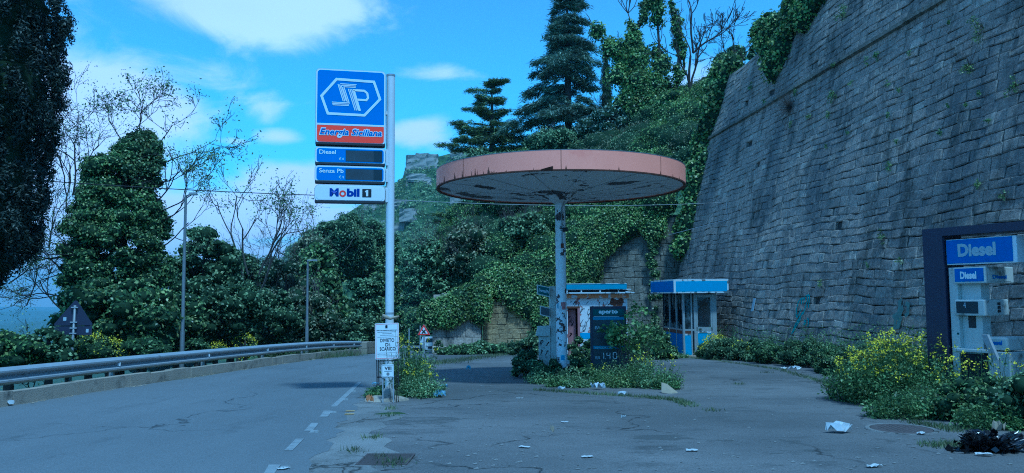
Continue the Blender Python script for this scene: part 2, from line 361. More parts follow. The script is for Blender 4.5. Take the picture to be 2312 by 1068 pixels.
    def build(s, name, mat, parent=None, smooth=False, auto=None):
        me = bpy.data.meshes.new(name); me.from_pydata(s.v, [], s.f); me.materials.append(M[mat] if isinstance(mat, str) else mat)
        if smooth:
            me.polygons.foreach_set('use_smooth', np.ones(len(me.polygons), dtype=bool))
            if auto: me.set_sharp_from_angle(angle=R(auto))
        me.update(); o = bpy.data.objects.new(name, me); COL.objects.link(o); set_parent(o, parent); return o
def rrect(x0, x1, z0, z1, r, n=5):
    pts = []
    for cx, cz, a0 in ((x1-r, z0+r, -90), (x1-r, z1-r, 0), (x0+r, z1-r, 90), (x0+r, z0+r, 180)):
        for k in range(n+1):
            a = R(a0+90*k/n); pts.append((cx+r*math.cos(a), cz+r*math.sin(a)))
    return pts
def root(name, loc, label, cat, group=None, rz=0, rx=0, ry=0):
    o = bpy.data.objects.new(name, None); COL.objects.link(o); o.empty_display_size = .2; o.location = loc; o.rotation_euler = (rx, ry, rz)
    o['label'] = label; o['category'] = cat
    if group: o['group'] = group
    return o
def tag(o, label, cat, group=None):
    o['label'] = label; o['category'] = cat
    if group: o['group'] = group
    return o
def struct(o): o['kind'] = 'structure'; return o
def stuff(o, label, cat): o['kind'] = 'stuff'; o['label'] = label; o['category'] = cat; return o
def text(s, x0, x1, z0, z1, y, mat, parent, name='lettering', bold=.0, shear=0.0, rot=0):
    cu = bpy.data.curves.new('t', 'FONT'); cu.body = s; cu.size = 1; cu.offset = bold; cu.shear = shear; cu.extrude = 0; cu.resolution_u = 3
    o = bpy.data.objects.new('t', cu); COL.objects.link(o)
    bpy.context.view_layer.update(); dg = bpy.context.evaluated_depsgraph_get()
    me = bpy.data.meshes.new_from_object(o.evaluated_get(dg)); bpy.data.objects.remove(o); bpy.data.curves.remove(cu)
    c = np.empty(len(me.vertices)*3, np.float32); me.vertices.foreach_get('co', c); c = c.reshape(-1, 3)
    mn, mx = c.min(0), c.max(0)
    u = (c[:, 0]-mn[0])/(mx[0]-mn[0]); v = (c[:, 1]-mn[1])/(mx[1]-mn[1])
    out = np.stack([x0+u*(x1-x0), np.full(len(c), y), z0+v*(z1-z0)], 1).astype(np.float32)
    me.vertices.foreach_set('co', out.ravel()); me.materials.clear(); me.materials.append(M[mat]); me.update(); me.name = name
    ob = bpy.data.objects.new(name, me); COL.objects.link(ob); set_parent(ob, parent); return ob

# ------------------------------------------------------------------ plant helpers (numpy)
def unit(n, up=0.0):
    v = rng.normal(size=(n, 3)); v[:, 2] += up; return v/np.linalg.norm(v, axis=1, keepdims=True)
def leafquads(C, Nn, size, asp=.6, jit=.7, fold=.25, tdir=None):
    C = np.asarray(C); n = len(C); size = np.broadcast_to(size, (n,)).reshape(-1, 1)*rng.uniform(.65, 1.35, (n, 1))
    Nn = Nn + rng.normal(size=(n, 3))*jit; Nn /= np.linalg.norm(Nn, axis=1, keepdims=True)+1e-9
    t = rng.normal(size=(n, 3)) if tdir is None else tdir + rng.normal(size=(n, 3))*.35
    t -= Nn*(t*Nn).sum(1, keepdims=True); t /= np.linalg.norm(t, axis=1, keepdims=True)+1e-9
    b = np.cross(Nn, t)
    A = C - t*size*.5; B = C + b*size*asp*.5 + Nn*size*fold*.5; Cc = C + t*size*.5; D = C - b*size*asp*.5 + Nn*size*fold*.5
    V = np.stack([A, B, Cc, D], 1).reshape(-1, 3); F = np.arange(4*n).reshape(-1, 4)
    return V, F
def lumps_leaves(L, per_m2, size, thick=.25, asp=.65, up=.25, jit=.6, drop=0):
    """L: list of (x,y,z,rx,ry,rz)"""
    Cs, Ns = [], []
    for (x, y, z, a, b, c) in L:
        area = 4*math.pi*((a*b)**1.6/3+(a*c)**1.6/3+(b*c)**1.6/3)**(1/1.6)
        n = max(6, int(area*per_m2)); d = unit(n, up)
        k = 1 - np.abs(rng.normal(size=(n, 1)))*thick + rng.uniform(-.02, .12, (n, 1))
        e = np.array([a, b, c]); Cs.append(np.array([x, y, z]) + d*e*k); nn = d/e; Ns.append(nn/np.linalg.norm(nn, axis=1, keepdims=True))
    C = np.concatenate(Cs); Nn = np.concatenate(Ns)
    return leafquads(C, Nn*.9 + np.array([0, 0, .35]), size, asp, jit)
_ico = None
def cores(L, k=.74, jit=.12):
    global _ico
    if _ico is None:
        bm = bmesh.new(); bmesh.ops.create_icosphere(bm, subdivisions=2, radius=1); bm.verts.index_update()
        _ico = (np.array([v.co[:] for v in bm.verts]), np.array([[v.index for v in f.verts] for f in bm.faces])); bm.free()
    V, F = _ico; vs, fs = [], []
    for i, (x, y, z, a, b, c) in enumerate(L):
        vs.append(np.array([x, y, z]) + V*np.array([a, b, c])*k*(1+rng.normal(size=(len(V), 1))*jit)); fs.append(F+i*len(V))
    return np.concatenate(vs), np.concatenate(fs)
def crown_lumps(c, e, n, lr, flat=.8, fill=.55, zmin=-1e9):
    """lumps spread through an ellipsoid centre c, radii e"""
    d = unit(n); k = rng.uniform(fill, 1, (n, 1))**.7
    p = np.array(c) + d*k*np.array(e); out = []
    for q in p:
        if q[2] < zmin: q[2] = zmin + rng.uniform(0, .3)
        r = lr*rng.uniform(.6, 1.35); out.append((q[0], q[1], q[2], r*rng.uniform(.85, 1.25), r*rng.uniform(.85, 1.25), r*flat*rng.uniform(.8, 1.15)))
    return out
def branches(p, d, L, r, depth, spread=.55, up=.12, kids=(2, 4), shrink=.68, wob=.16, out=None, tips=None, seg=4, rmin=.006):
    """recursive bare branching; out = list of (points, radii)"""
    if out is None: out = []
    if tips is None: tips = []
    p = np.array(p, float); d = np.array(d, float); d /= np.linalg.norm(d); pts = [p.copy()]; rad = [r]; dirs = [d.copy()]
    for i in range(seg):
        d = d + rng.normal(size=3)*wob + np.array([0, 0, up]); d /= np.linalg.norm(d); p = p + d*L/seg; pts.append(p.copy()); rad.append(max(rmin, r*(1-(1-shrink)*(i+1)/seg))); dirs.append(d.copy())
    out.append((pts, rad))
    if depth <= 0: tips.append((pts[-1], dirs[-1], pts[len(pts)//2])); return out, tips
    for k in range(rng.integers(kids[0], kids[1]+1)):
        i = rng.integers(max(1, seg-2), seg+1); dd = dirs[i] + rng.normal(size=3)*spread; branches(pts[i], dd, L*shrink*rng.uniform(.75, 1.15), rad[i]*.72, depth-1, spread, up, kids, shrink, wob, out, tips, seg, rmin)
    return out, tips
def branch_mesh(out, n=4):
    mb = MB()
    for pts, rad in out: mb.tube(pts, list(rad), n=n, cap=False)
    return mb
def stems_np(P0, P1, r=.006):
    """many thin triangular stems"""
    n = len(P0); a = rng.normal(size=(n, 3)); t = P1-P0; t /= np.linalg.norm(t, axis=1, keepdims=True)+1e-9
    a -= t*(a*t).sum(1, keepdims=True); a /= np.linalg.norm(a, axis=1, keepdims=True)+1e-9; b = np.cross(t, a)
    V = []
    for P_, rr in ((P0, r), (P1, r*.5)):
        for an in (0, 2.1, 4.2): V.append(P_ + (a*math.cos(an)+b*math.sin(an))*rr)
    V = np.stack(V, 1).reshape(-1, 3); base = np.arange(n)[:, None]*6
    F = np.concatenate([base+np.array([0, 1, 4, 3]), base+np.array([1, 2, 5, 4]), base+np.array([2, 0, 3, 5])])
    return V, F
def cat_mesh(parts):
    Vs, Fs, o = [], [], 0
    for V, F in parts: Vs.append(V); Fs.append(F+o); o += len(V)
    return np.concatenate(Vs), np.concatenate(Fs)
Hv = np.vectorize(H)

def weed(name, label, cat, cx, cy, rx, ry, h, n, leaf=.07, mat='leaf_weed', flowers=0, fmat='yellow_petal', lean=.25, group=None, zoff=0, leaves=14, tall=0.0, fspread=.035, fsize=.03):
    """clump of stemmed weeds: foliage, stems, flowers"""
    rt = root(name, (cx, cy, H(cx, cy)+zoff), label, cat, group)
    a = rng.uniform(0, 2*math.pi, n); k = np.sqrt(rng.uniform(0, 1, n)); x = k*np.cos(a)*rx; y = k*np.sin(a)*ry
    edge = 1-.55*k**2; hh = h*edge*rng.uniform(.55, 1.12, n) + tall*(rng.uniform(0, 1, n)**6)
    P0 = np.stack([x, y, Hv(cx+x, cy+y)-H(cx, cy)-.02], 1); out = np.stack([x/rx, y/ry, np.zeros(n)], 1)*lean*hh[:, None] + rng.normal(size=(n, 3))*np.array([.10, .10, 0])*hh[:, None]
    P1 = P0 + out + np.array([0, 0, 1])*hh[:, None]
    t = rng.uniform(.08, 1, (n, leaves))**.8
    C = P0[:, None]+(P1-P0)[:, None]*t[..., None] + rng.normal(size=(n, leaves, 3))*leaf*.9
    C = C.reshape(-1, 3); dirs = (C - np.repeat(P0+(P1-P0)*.5, leaves, 0)); 
    V, F = leafquads(C, np.tile([0, 0, 1.0], (len(C), 1))*.8+unit(len(C))*.6, leaf, .5, .5, tdir=dirs)
    npmesh('foliage', V, F, mat, rt)
    V, F = stems_np(P0, P1, .005); npmesh('stem', V, F, 'stem_green', rt)
    if flowers:
        idx = np.argsort(-P1[:, 2]+rng.normal(size=n)*.15*h)[:int(n*flowers)]; m = 9
        C = np.repeat(P1[idx], m, 0)+rng.normal(size=(len(idx)*m, 3))*fspread; 
        V, F = leafquads(C, unit(len(C), .6), fsize, .9, .3); npmesh('flower', V, F, fmat, rt)
    return rt
def shrub(name, label, cat, cx, cy, zb, L, mat, size, dens, group=None, core=True, trunk=None, up=.25, jit=.6, asp=.65, extra=None, trunk_mat='bark'):
    """L in local coordinates"""
    rt = root(name, (cx, cy, zb), label, cat, group)
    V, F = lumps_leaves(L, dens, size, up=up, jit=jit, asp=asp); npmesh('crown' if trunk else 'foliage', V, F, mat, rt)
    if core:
        V, F = cores(L); npmesh('shade_core', V, F, 'core_shade', rt)
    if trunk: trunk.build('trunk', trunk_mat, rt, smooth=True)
    return rt

# ================================================================== SETTING
def grid(xs, ys, fz, name, mat, dz=0):
    xs = np.asarray(xs); ys = np.asarray(ys); X, Y = np.meshgrid(xs, ys); Z = np.vectorize(fz)(X, Y)+dz
    V = np.stack([X, Y, Z], -1).reshape(-1, 3); nx, ny = len(xs), len(ys)
    i = np.arange(nx-1)[None, :]+np.arange(ny-1)[:, None]*nx; F = np.stack([i, i+1, i+nx+1, i+nx], -1).reshape(-1, 4)
    return npmesh(name, V, F, mat, smooth=True)
def geo(a, b, n): return list(np.geomspace(a, b, n))
YS = [-v for v in geo(40, 9000, 14)][::-1] + list(range(-30, 62, 2)) + geo(64, 160, 14) + geo(180, 9500, 26)
XS = [-v for v in geo(24, 9500, 34)][::-1] + list(range(-22, 24, 1)) + geo(26, 9000, 22)
def Hter(x, y):
    z = H(x, y)
    if x < -400 or y > 600:
        d = math.hypot(x, y); z = min(z, -60); z = max(z, -140); z += 26*math.sin(x*.0021+1)*math.sin(y*.0017)*min(1, d/3000)+14*math.sin(x*.006+y*.004)*min(1, d/3000)
    return z
struct(grid(XS, YS, Hter, 'ground', 'soil'))
# forecourt sheet, road sheet
def strip(name, mat, ys, fl, fr, dz, nx=14):
    V = []; ys = list(ys)
    for y in ys:
        a, b = fl(y), fr(y)
        for k in range(nx+1):
            x = a+(b-a)*k/nx; V.append((x, y, H(x, y)+dz))
    i = np.arange(nx)[None, :]+np.arange(len(ys)-1)[:, None]*(nx+1); F = np.stack([i, i+1, i+nx+2, i+nx+1], -1).reshape(-1, 4)
    return npmesh(name, V, F, mat, smooth=True)
def wallx(Y, z=None):
    if z is None: z = hz(Y)
    return 7.29+.232*(z+1.3)+.084*(38.2-Y)
fc = struct(strip('forecourt', 'asphalt_old', list(range(-30, 38, 1))+[37.6], lambda y: interp(XR, y)-.6, lambda y: wallx(y)+.05, .004))
jig = lambda y: .06*math.sin(y*5.1)+.05*math.sin(y*11.7+1)+.035*math.sin(y*23.3)
road = struct(strip('road', 'asphalt_road', list(np.arange(-30, 40, .25))+list(np.arange(40, 150, 2)), lambda y: interp(XL, y), lambda y: interp(XR, y)+(jig(y) if y < 15 else 0), .009, nx=20))
# worn concrete apron between road and forecourt
struct(strip('concrete_apron', 'concrete_worn', list(np.arange(-2, 14.3, .2)), lambda y: interp(XR, y)-.1, lambda y: interp(XR, y)+.62+.12*math.sin(y*2.3)+.1*math.sin(y*6.1)+.3*sm(10, 5, y), .0065, nx=6))
# edge dashes
def gpt(px, py, dz):
    p = G(px, py); p.z = H(p.x, p.y)+dz; return p
mk = MB()
def mark(c):
    q = [gpt(a, b, .014) for a, b in c]; mk.add(q, [(0, 1, 2, 3)])
mark([(746, 920), (760, 920), (817, 864), (808, 864)])
mark([(722, 943), (740, 943), (750, 929), (731, 929)])
mark([(686, 975), (706, 975), (720, 957), (703, 957)])
mark([(641, 1020), (660, 1020), (686, 993), (668, 993)])
mark([(585, 1090), (606, 1090), (634, 1052), (607, 1052)])
mark([(500, 1200), (530, 1200), (575, 1130), (550, 1130)])
mk.build('edge_line', 'road_paint', road)
# far mountain
RIDGE = [(-3000, 900), (200, 800), (520, 740), (600, 640), (660, 556), (705, 528), (760, 492), (820, 455), (870, 424), (903, 402), (914, 392), (917, 362), (935, 353), (985, 351), (1012, 344), (1060, 337), (1150, 330), (1400, 320), (1900, 300), (2600, 330)]
def mount(x, y):
    px = 1156+1750*x/y; yy = interp(RIDGE, px); top = CAMZ+(665-yy)/1750*400
    g = -14
    n = 3.0*math.sin(x*.11+y*.07)+2.2*math.sin(x*.23-y*.17+2)+1.2*math.sin(x*.53+y*.41)
    t = (y-190)/(400-190)
    if y <= 400:
        t = max(0, min(1, t)); prof = t**1.15
        z = g+(top-g)*prof
        # cliff band below the outcrop
        if 905 < px < 1010: z -= 7.0*sm(400, 385, y)*sm(330, 385, y)
        return z + n*sm(0, .2, t)*(1-sm(.93, 1, t)) 
    return g+(top-g)*max(0, 1-(y-400)/300)
xs = np.linspace(-140, 420, 290); ys = list(np.linspace(190, 400, 150))+list(np.linspace(410, 700, 14))
m_, nt, N, L = new_mat('mountain_mat')
b = N.new('ShaderNodeBsdfPrincipled'); o = N.new('ShaderNodeOutputMaterial'); L.new(b.outputs[0], o.inputs[0]); b.inputs['Roughness'].default_value = 1; b.inputs['Specular IOR Level'].default_value = .1
tc = N.new('ShaderNodeTexCoord')
def _nz(s, d, r, st=(1, 1, 1)):
    mp = N.new('ShaderNodeMapping'); mp.inputs['Scale'].default_value = st; L.new(tc.outputs['Object'], mp.inputs[0]); n = N.new('ShaderNodeTexNoise'); n.inputs['Scale'].default_value = s; n.inputs['Detail'].default_value = d; n.inputs['Roughness'].default_value = r; L.new(mp.outputs[0], n.inputs['Vector']); return n.outputs['Fac']
def _mr(v, a, b_, c=0, d=1):
    n = N.new('ShaderNodeMapRange'); L.new(v, n.inputs[0]); n.inputs[1].default_value = a; n.inputs[2].default_value = b_; n.inputs[3].default_value = c; n.inputs[4].default_value = d; return n.outputs[0]
def _mix(f, a, c):
    n = N.new('ShaderNodeMix'); n.data_type = 'RGBA'; L.new(f, n.inputs[0])
    for i, v in ((6, a), (7, c)):
        if isinstance(v, tuple): n.inputs[i].default_value = (*v, 1)
        else: L.new(v, n.inputs[i])
    return n.outputs[2]
c_ = _mix(_mr(_nz(.09, 6, .6), .4, .6), (.07, .11, .04), (.15, .20, .075))
c_ = _mix(_mr(_nz(.35, 5, .7), .5, .6), c_, (.04, .065, .03))
rk = _nz(.045, 9, .72, (1, .6, 2.6)); gg = N.new('ShaderNodeNewGeometry'); sx = N.new('ShaderNodeSeparateXYZ'); L.new(gg.outputs['Normal'], sx.inputs[0])
st = _mr(sx.outputs[2], .86, .5, 0, .2); ad = N.new('ShaderNodeMath'); ad.operation = 'ADD'; L.new(rk, ad.inputs[0]); L.new(st, ad.inputs[1])
c_ = _mix(_mr(ad.outputs[0], .70, .74), c_, _mix(_mr(_nz(.5, 5, .7, (1, 1, 3)), .35, .6), (.16, .155, .14), (.38, .36, .31)))
L.new(c_, b.inputs['Base Color'])
bp = N.new('ShaderNodeBump'); bp.inputs['Strength'].default_value = 1; bp.inputs['Distance'].default_value = 2.0; L.new(_nz(.3, 6, .7), bp.inputs['Height']); L.new(bp.outputs[0], b.inputs['Normal'])
struct(grid(xs, ys, mount, 'mountain', 'mountain_mat'))
# rocky outcrop on the summit: stacked craggy blocks
mb = MB()
def crag(cx, cy, z0, w, d, h, seed):
    r = random.Random(seed); n = 14; levels = 5
    base = len(mb.v)
    for l in range(levels+1):
        t = l/levels
        for k in range(n):
            a = 2*math.pi*k/n; q = 1 + r.uniform(-.13, .13) - .10*t + (.05 if l % 2 else 0)
            mb.v.append((cx+w/2*q*math.copysign(abs(math.cos(a))**.6, math.cos(a)), cy+d/2*q*math.copysign(abs(math.sin(a))**.6, math.sin(a)), z0+h*t+r.uniform(-.3, .3)))
    for l in range(levels):
        for k in range(n): mb.f.append((base+l*n+k, base+l*n+(k+1) % n, base+(l+1)*n+(k+1) % n, base+(l+1)*n+k))
    mb.f.append(tuple(base+levels*n+k for k in range(n)))
for px, py, w, h, sd in ((935, 372, 8.5, 9, 1), (955, 366, 8, 8, 2), (975, 370, 7, 9, 3), (925, 382, 4, 6, 4), (945, 384, 6, 4, 8), (1030, 352, 6, 4, 5), (1048, 348, 8, 5, 6)):
    p = P(px, py, 396); crag(p.x, p.y, p.z-h*.5, w, 7, h, sd)
for px, py, w, h, sd, Y in ((915, 455, 12, 2.2, 11, 350), (940, 448, 9, 2.6, 12, 352), (960, 444, 6, 2.6, 13, 352), (905, 494, 8, 4.5, 14, 320), (922, 500, 7, 4, 15, 315), (885, 500, 6, 4, 16, 318), (1035, 480, 7, 5, 17, 320)):
    p = P(px, py, Y); crag(p.x, p.y, mount(p.x, p.y)-.8, w, 5, h+1.2, sd)
plain('crag_rock', (.30, .285, .25), .95, var=.35, scale=.6, dirt=(.05, .085, .03), dirt_amt=.55, dscale=.25, bump=1.0, bscale=.8)
struct(mb.build('rock_outcrop', 'crag_rock', smooth=False))
# scrub on the mountain
n = 5200; px = rng.uniform(560, 1110, n); Yv = rng.uniform(195, 396, n)**1.0; x = (px-1156)/1750*Yv; z = np.array([mount(a, b_) for a, b_ in zip(x, Yv)])
k = 22; r = rng.uniform(.5, 1.7, n)
C = np.repeat(np.stack([x, Yv, z+r*.3], 1), k, 0); d = unit(n*k, .5); C = C + d*np.repeat(r, k)[:, None]*np.array([1, 1, .8]); V, F = leafquads(C, d, .75, .8, .4)
stuff(npmesh('hill_scrub', V, F, 'leaf_mid'), 'green scrub bushes covering the far mountain slope', 'scrub')

# ================================================================== STONE WALLS
def blockwall(name, pt, u0, u1, v0f, v1f, mat, label, ch=.30, bl=(.38, .8), off=.018, joint=.006, miss=.003, seed=1, slab=None, amp=1):
    """pt(u, z, d) gives the 3-D point, d outward; v0f/v1f bottom and top heights at u"""
    r = random.Random(seed); mb = MB(); holes = []; pt0 = pt
    def pt(u, z, d, wav=1.0): return pt0(u, z+.04*math.sin(u*.62+z*.9+seed)+.028*math.sin(u*1.7-z*1.1)+.014*math.sin(u*4.3+z*2.7), d+.03*math.sin(u*.5+z*.8)*math.sin(z*1.7-u*.3))
    zmin = min(v0f(u0), v0f(u1), v0f((u0+u1)/2))-.3; zmax = max(v1f(u0+(u1-u0)*k/20) for k in range(21)); z = zmin
    while z < zmax:
        h = ch*r.uniform(.72, 1.3); u = u0 - r.uniform(0, .5); 
        while u < u1:
            w = r.uniform(*bl); a, c = max(u, u0), min(u+w, u1); um = (a+c)/2; t = v1f(um)
            if c-a > .06 and z+h*.5 < t and z+h > v0f(um)-.3:
                z1 = min(z+h, t); j = joint
                if r.random() < miss: holes.append((um, z)); u += w; continue
                o = r.uniform(0, off)*(1 if r.random() < .93 else -1.6); q = lambda: r.uniform(-.016, .016)*amp; e = .024
                A = [(a+j+q(), z+j+q()), (c-j+q(), z+j+q()), (c-j+q(), z1-j+q()), (a+j+q(), z1-j+q())]
                um_, zm_ = sum(p[0] for p in A)/4, sum(p[1] for p in A)/4
                bk = [pt(x, y, -.13) for x, y in A]; fr = [pt(x, y, o-.012) for x, y in A]
                inn = [pt(x+(um_-x)*min(.4, e/abs(um_-x+1e-6) if abs(um_-x) > 0 else 0), y+(zm_-y)*min(.4, e/abs(zm_-y+1e-6) if abs(zm_-y) > 0 else 0), o+.004+q()*.8) for x, y in A]
                mb.add(bk+fr+inn, [(0, 1, 5, 4), (1, 2, 6, 5), (2, 3, 7, 6), (3, 0, 4, 7), (4, 5, 9, 8), (5, 6, 10, 9), (6, 7, 11, 10), (7, 4, 8, 11), (8, 9, 10, 11)])
            u += w
        z += h
    rt = root(name, pt(u1, v0f(u1), 0), label, 'wall'); inv = rt.location.copy()
    mb.v = [tuple(Vector(v)-inv) for v in mb.v]; mb.build('masonry', mat, rt)
    # mortar bed and body
    bd = MB(); us = np.linspace(u0, u1, 40)
    for a, c in zip(us[:-1], us[1:]):
        ta, tc_ = v1f((a+c)/2)-.01, v1f((a+c)/2)-.01; th = -1.0
        q = [pt0(a, v0f(a)-.4, -.11), pt0(c, v0f(c)-.4, -.11), pt0(c, tc_, -.11), pt0(a, ta, -.11), pt0(a, v0f(a)-.4, th-.6), pt0(c, v0f(c)-.4, th-.6), pt0(c, tc_, th), pt0(a, ta, th)]
        bd.add([Vector(x)-inv for x in q], [(0, 1, 2, 3), (5, 4, 7, 6), (3, 2, 6, 7), (0, 3, 7, 4), (1, 5, 6, 2)])
    bd.build('wall_core', 'mortar', rt)
    return rt, inv
nw = Vector((-1, -.084, .232)).normalized()
def wpt(u, z, d):
    Y = 38.2-u; return Vector((wallx(Y, z), Y, z)) + nw*d
bigwall, binv = blockwall('bastion_wall', wpt, 0, 48, lambda u: hz(38.2-u), lambda u: 11.9 if u < 5.0 else 12.45, 'stone_dark',
    'huge dark battered stone wall rising behind the kiosk and the pumps on the right', ch=.245, bl=(.3, .66), seed=3, miss=.003)
# string course
sc_ = MB()
prev = 0
r_ = random.Random(5)
while prev < 48:
    w = r_.uniform(.9, 1.6); a, c = prev, min(48, prev+w-.012); o = r_.uniform(.10, .13)
    q = [wpt(a, 8.96, 0), wpt(c, 8.96, 0), wpt(c, 9.14, 0), wpt(a, 9.14, 0), wpt(a, 8.98, o), wpt(c, 8.98, o), wpt(c, 9.11, o), wpt(a, 9.11, o)]
    sc_.add([Vector(x)-binv for x in q], [(4, 5, 6, 7), (0, 1, 5, 4), (7, 6, 2, 3), (0, 4, 7, 3), (1, 2, 6, 5)]); prev += w
sc_.build('string_course', 'stone_pale', bigwall)
# end wall, facing the camera at the back of the forecourt
def ept(u, z, d):
    return Vector((u, 38.25+.12*(z+1.5)-.03*(u-7)-d, z+0.0))
endwall, einv = blockwall('retaining_wall', ept, 2.0, 9.6, lambda u: hz(38), lambda u: 2.2+1.2*min(4.4, max(0, u-1.0))/1.6, 'stone_pale',
    'weathered grey block wall half hidden by ivy behind the shed and the kiosk', ch=.3, bl=(.35, .65), seed=8)
def spt(u, z, d):   # ochre stretch left of the canopy pole
    return Vector((u, 37.6+.10*(z+1.5)-.10*(u+1)-d, z))
ochre, _ = blockwall('ochre_wall', spt, -1.45, 2.05, lambda u: hz(37), lambda u: 2.0-.2*abs(u+.9), 'stone_ochre',
    'yellowish stone block wall below the ivy, left of the leaning pump', ch=.3, bl=(.35, .65), seed=9)
def lpt(u, z, d):   # grey buttress at the far left end, its face bulging
    return Vector((u, 36.9+.18*(z+1.5)+.25*(u+1.3)-d, z))
butt, _ = blockwall('buttress_wall', lpt, -3.75, -1.5, lambda u: hz(36.5), lambda u: 1.5+.15*(u+3.7), 'stone_dark',
    'low grey stone buttress where the far road bends away, ivy spilling over it', ch=.32, bl=(.5, .9), seed=10)

# ================================================================== HILLSIDE behind the walls
ZT = [(900, -12), (972, -12), (988, -.8), (1080, .4), (1120, 1.2), (1200, 1.1), (1300, 2.6), (1430, 4.4), (1490, 5.2), (1560, 7.5), (1620, 8.6), (1700, 9.5), (2400, 9.5)]
ZB = [(900, -12), (968, -12), (990, 3.2), (1000, 4.4), (1050, 7.2), (1100, 9.6), (1200, 10.4), (1330, 11.4), (1420, 13.2), (1500, 14.6), (1600, 15.2), (1700, 15.5), (2400, 15.5)]
def hill(x, y):
    px = 1156+1750*x/y; t = min(1, max(0, (y-38.6)/13.0)); a, b_ = interp(ZT, px), interp(ZB, px)
    z = a+(b_-a)*t**.75
    if y > 51.6: z = b_ + (y-51.6)*.05
    return max(z, hz(y)-2.5)
HX = np.linspace(-7, 34, 110); HY = list(np.linspace(38.7, 52, 34))+list(np.linspace(53, 110, 18))
def hillg(x, y):
    if x > wallx(y if y < 38.2 else 38.2, 8) + 30: return 9
    z = hill(x, y); 
    return z-.35
struct(grid(HX, HY, hillg, 'hillside', 'soil'))
# ivy carpeting the slope: one uncountable mass of lumps
def ivy_lumps(n, pxr, Yr, r, seed):
    out = []
    for _ in range(n):
        px = rng.uniform(*pxr); Y = rng.uniform(*Yr); x = (px-1156)/1750*Y
        rr = r*rng.uniform(.6, 1.4); out.append((x, Y, hill(x, Y)+rr*.15, rr*1.15, rr*1.1, rr*.85))
    return out
L1 = ivy_lumps(330, (1010, 1720), (38.9, 52.5), .85, 1) + ivy_lumps(60, (992, 1030), (39.2, 54), .6, 2)
def patchy(l): return math.sin(l[0]*.55+l[1]*.3)+math.sin(l[0]*.23-l[1]*.5+2)+rng.normal()*.45
_pk = [patchy(l) for l in L1]
La = [l for l, q in zip(L1, _pk) if q > -.1]; Lb = [l for l, q in zip(L1, _pk) if -1.0 < q <= -.1]; Lc = [l for l, q in zip(L1, _pk) if q <= -1.0]
V, F = lumps_leaves(Lb, 85, .10, thick=.4, up=.3, jit=.8, asp=.5); stuff(npmesh('slope_bramble', V, F, 'leaf_mid'), 'finer dull green brambles mixed into the ivy on the slope', 'brambles')
V, F = lumps_leaves(Lc, 85, .09, thick=.5, up=.3, jit=.9, asp=.45); stuff(npmesh('slope_scrub', V, F, 'leaf_olive'), 'brownish olive scrub between the ivy patches on the slope', 'scrub')
V, F = lumps_leaves(La, 110, .088, thick=.28, up=.3, jit=.6, asp=.8); o_ = npmesh('slope_ivy', V, F, 'leaf_ivy')
stuff(o_, 'dense ivy and bramble covering the whole slope behind the canopy', 'ivy')
V, F = cores(L1, .82); oc = npmesh('shade_core', V, F, 'core_shade', o_)
# hanging ivy over the walls (front of end walls)
def drape(name, label, pts, fpt, size=.13, dens=60, r=.45, mat='leaf_ivy', core=True, base=None):
    """pts: (u, z) centres of lumps on the wall surface"""
    p0 = fpt(*pts[0], 0); L = []
    for u, z in pts:
        p = fpt(u, z, .1); rr = r*rng.uniform(.65, 1.3); L.append((p.x-p0.x, p.y-p0.y, p.z-p0.z, rr*1.05, rr*.55, rr*1.05))
    rt = root(name, p0, label, 'ivy'); V, F = lumps_leaves(L, dens, size, thick=.12, jit=.5, asp=.8, up=.1); npmesh('foliage', V, F, mat, rt)
    V, F = cores(L, .78); npmesh('shade_core', V, F, 'core_shade', rt); return rt
pts = []
for _ in range(280):
    px = rng.uniform(976, 1500); 
    zlo = np.interp(px, [1000, 1040, 1085, 1092, 1112, 1140, 1165, 1195, 1230, 1300, 1345, 1385, 1430, 1470, 1485, 1500], [.35, .6, .55, 1.25, 1.75, 1.6, .9, .1, -.5, .9, 2.7, 4.1, 5.1, 5.0, 4.4, 4.2])
    zhi = max(interp(ZT, px)+1.5, zlo+.6)
    if zhi > zlo: pts.append(((px-1156)/1750*37.5, rng.uniform(zlo, zhi)))
def anyw(u, z, d): return Vector((u, float(np.interp(u, [-3.8, -1.6, -1.2, 2.0, 2.6, 8], [36.15, 36.75, 37.5, 37.2, 37.9, 37.8]))+.14*(z+1.5)-d, z))
drape('wall_ivy', 'thick green ivy curtain hanging over the back walls behind the canopy pole', pts, anyw, .095, 115, .48)
pts = [((1485+rng.uniform(-14, 12)-1156)/1750*37.5, rng.uniform(-1.2, 4.2)) for _ in range(30)]
drape('corner_ivy', 'narrow strip of ivy climbing the corner beside the kiosk', pts, anyw, .09, 100, .18, 'leaf_ivy_dark')
# ivy over the wall's left edge and its top
def wv(u, z, d): return wpt(u, z, d)
pts = [(rng.uniform(-.3, .9)*(.5+.5*rng.random()), z) for z in rng.uniform(3.2, 9.0, 60)] + [(rng.uniform(-.4, 2.2)*max(0.15, (z-8.6)/4), z) for z in rng.uniform(8.9, 12.6, 60)]
drape('edge_ivy', 'ivy spilling over the left edge of the huge wall', pts, wv, .15, 50, .5)
pts = []
for _ in range(120):
    u = rng.uniform(5.2, 11.5); top = 12.9; lo = 12.3 - 2.1*math.exp(-((u-7.6)/1.3)**2) - .9*math.exp(-((u-9.6)/1.0)**2)
    pts.append((u, rng.uniform(lo, top)))
drape('wall_top_ivy', 'bright ivy tumbling over the top edge of the huge wall against the sky', pts, wv, .13, 60, .42)

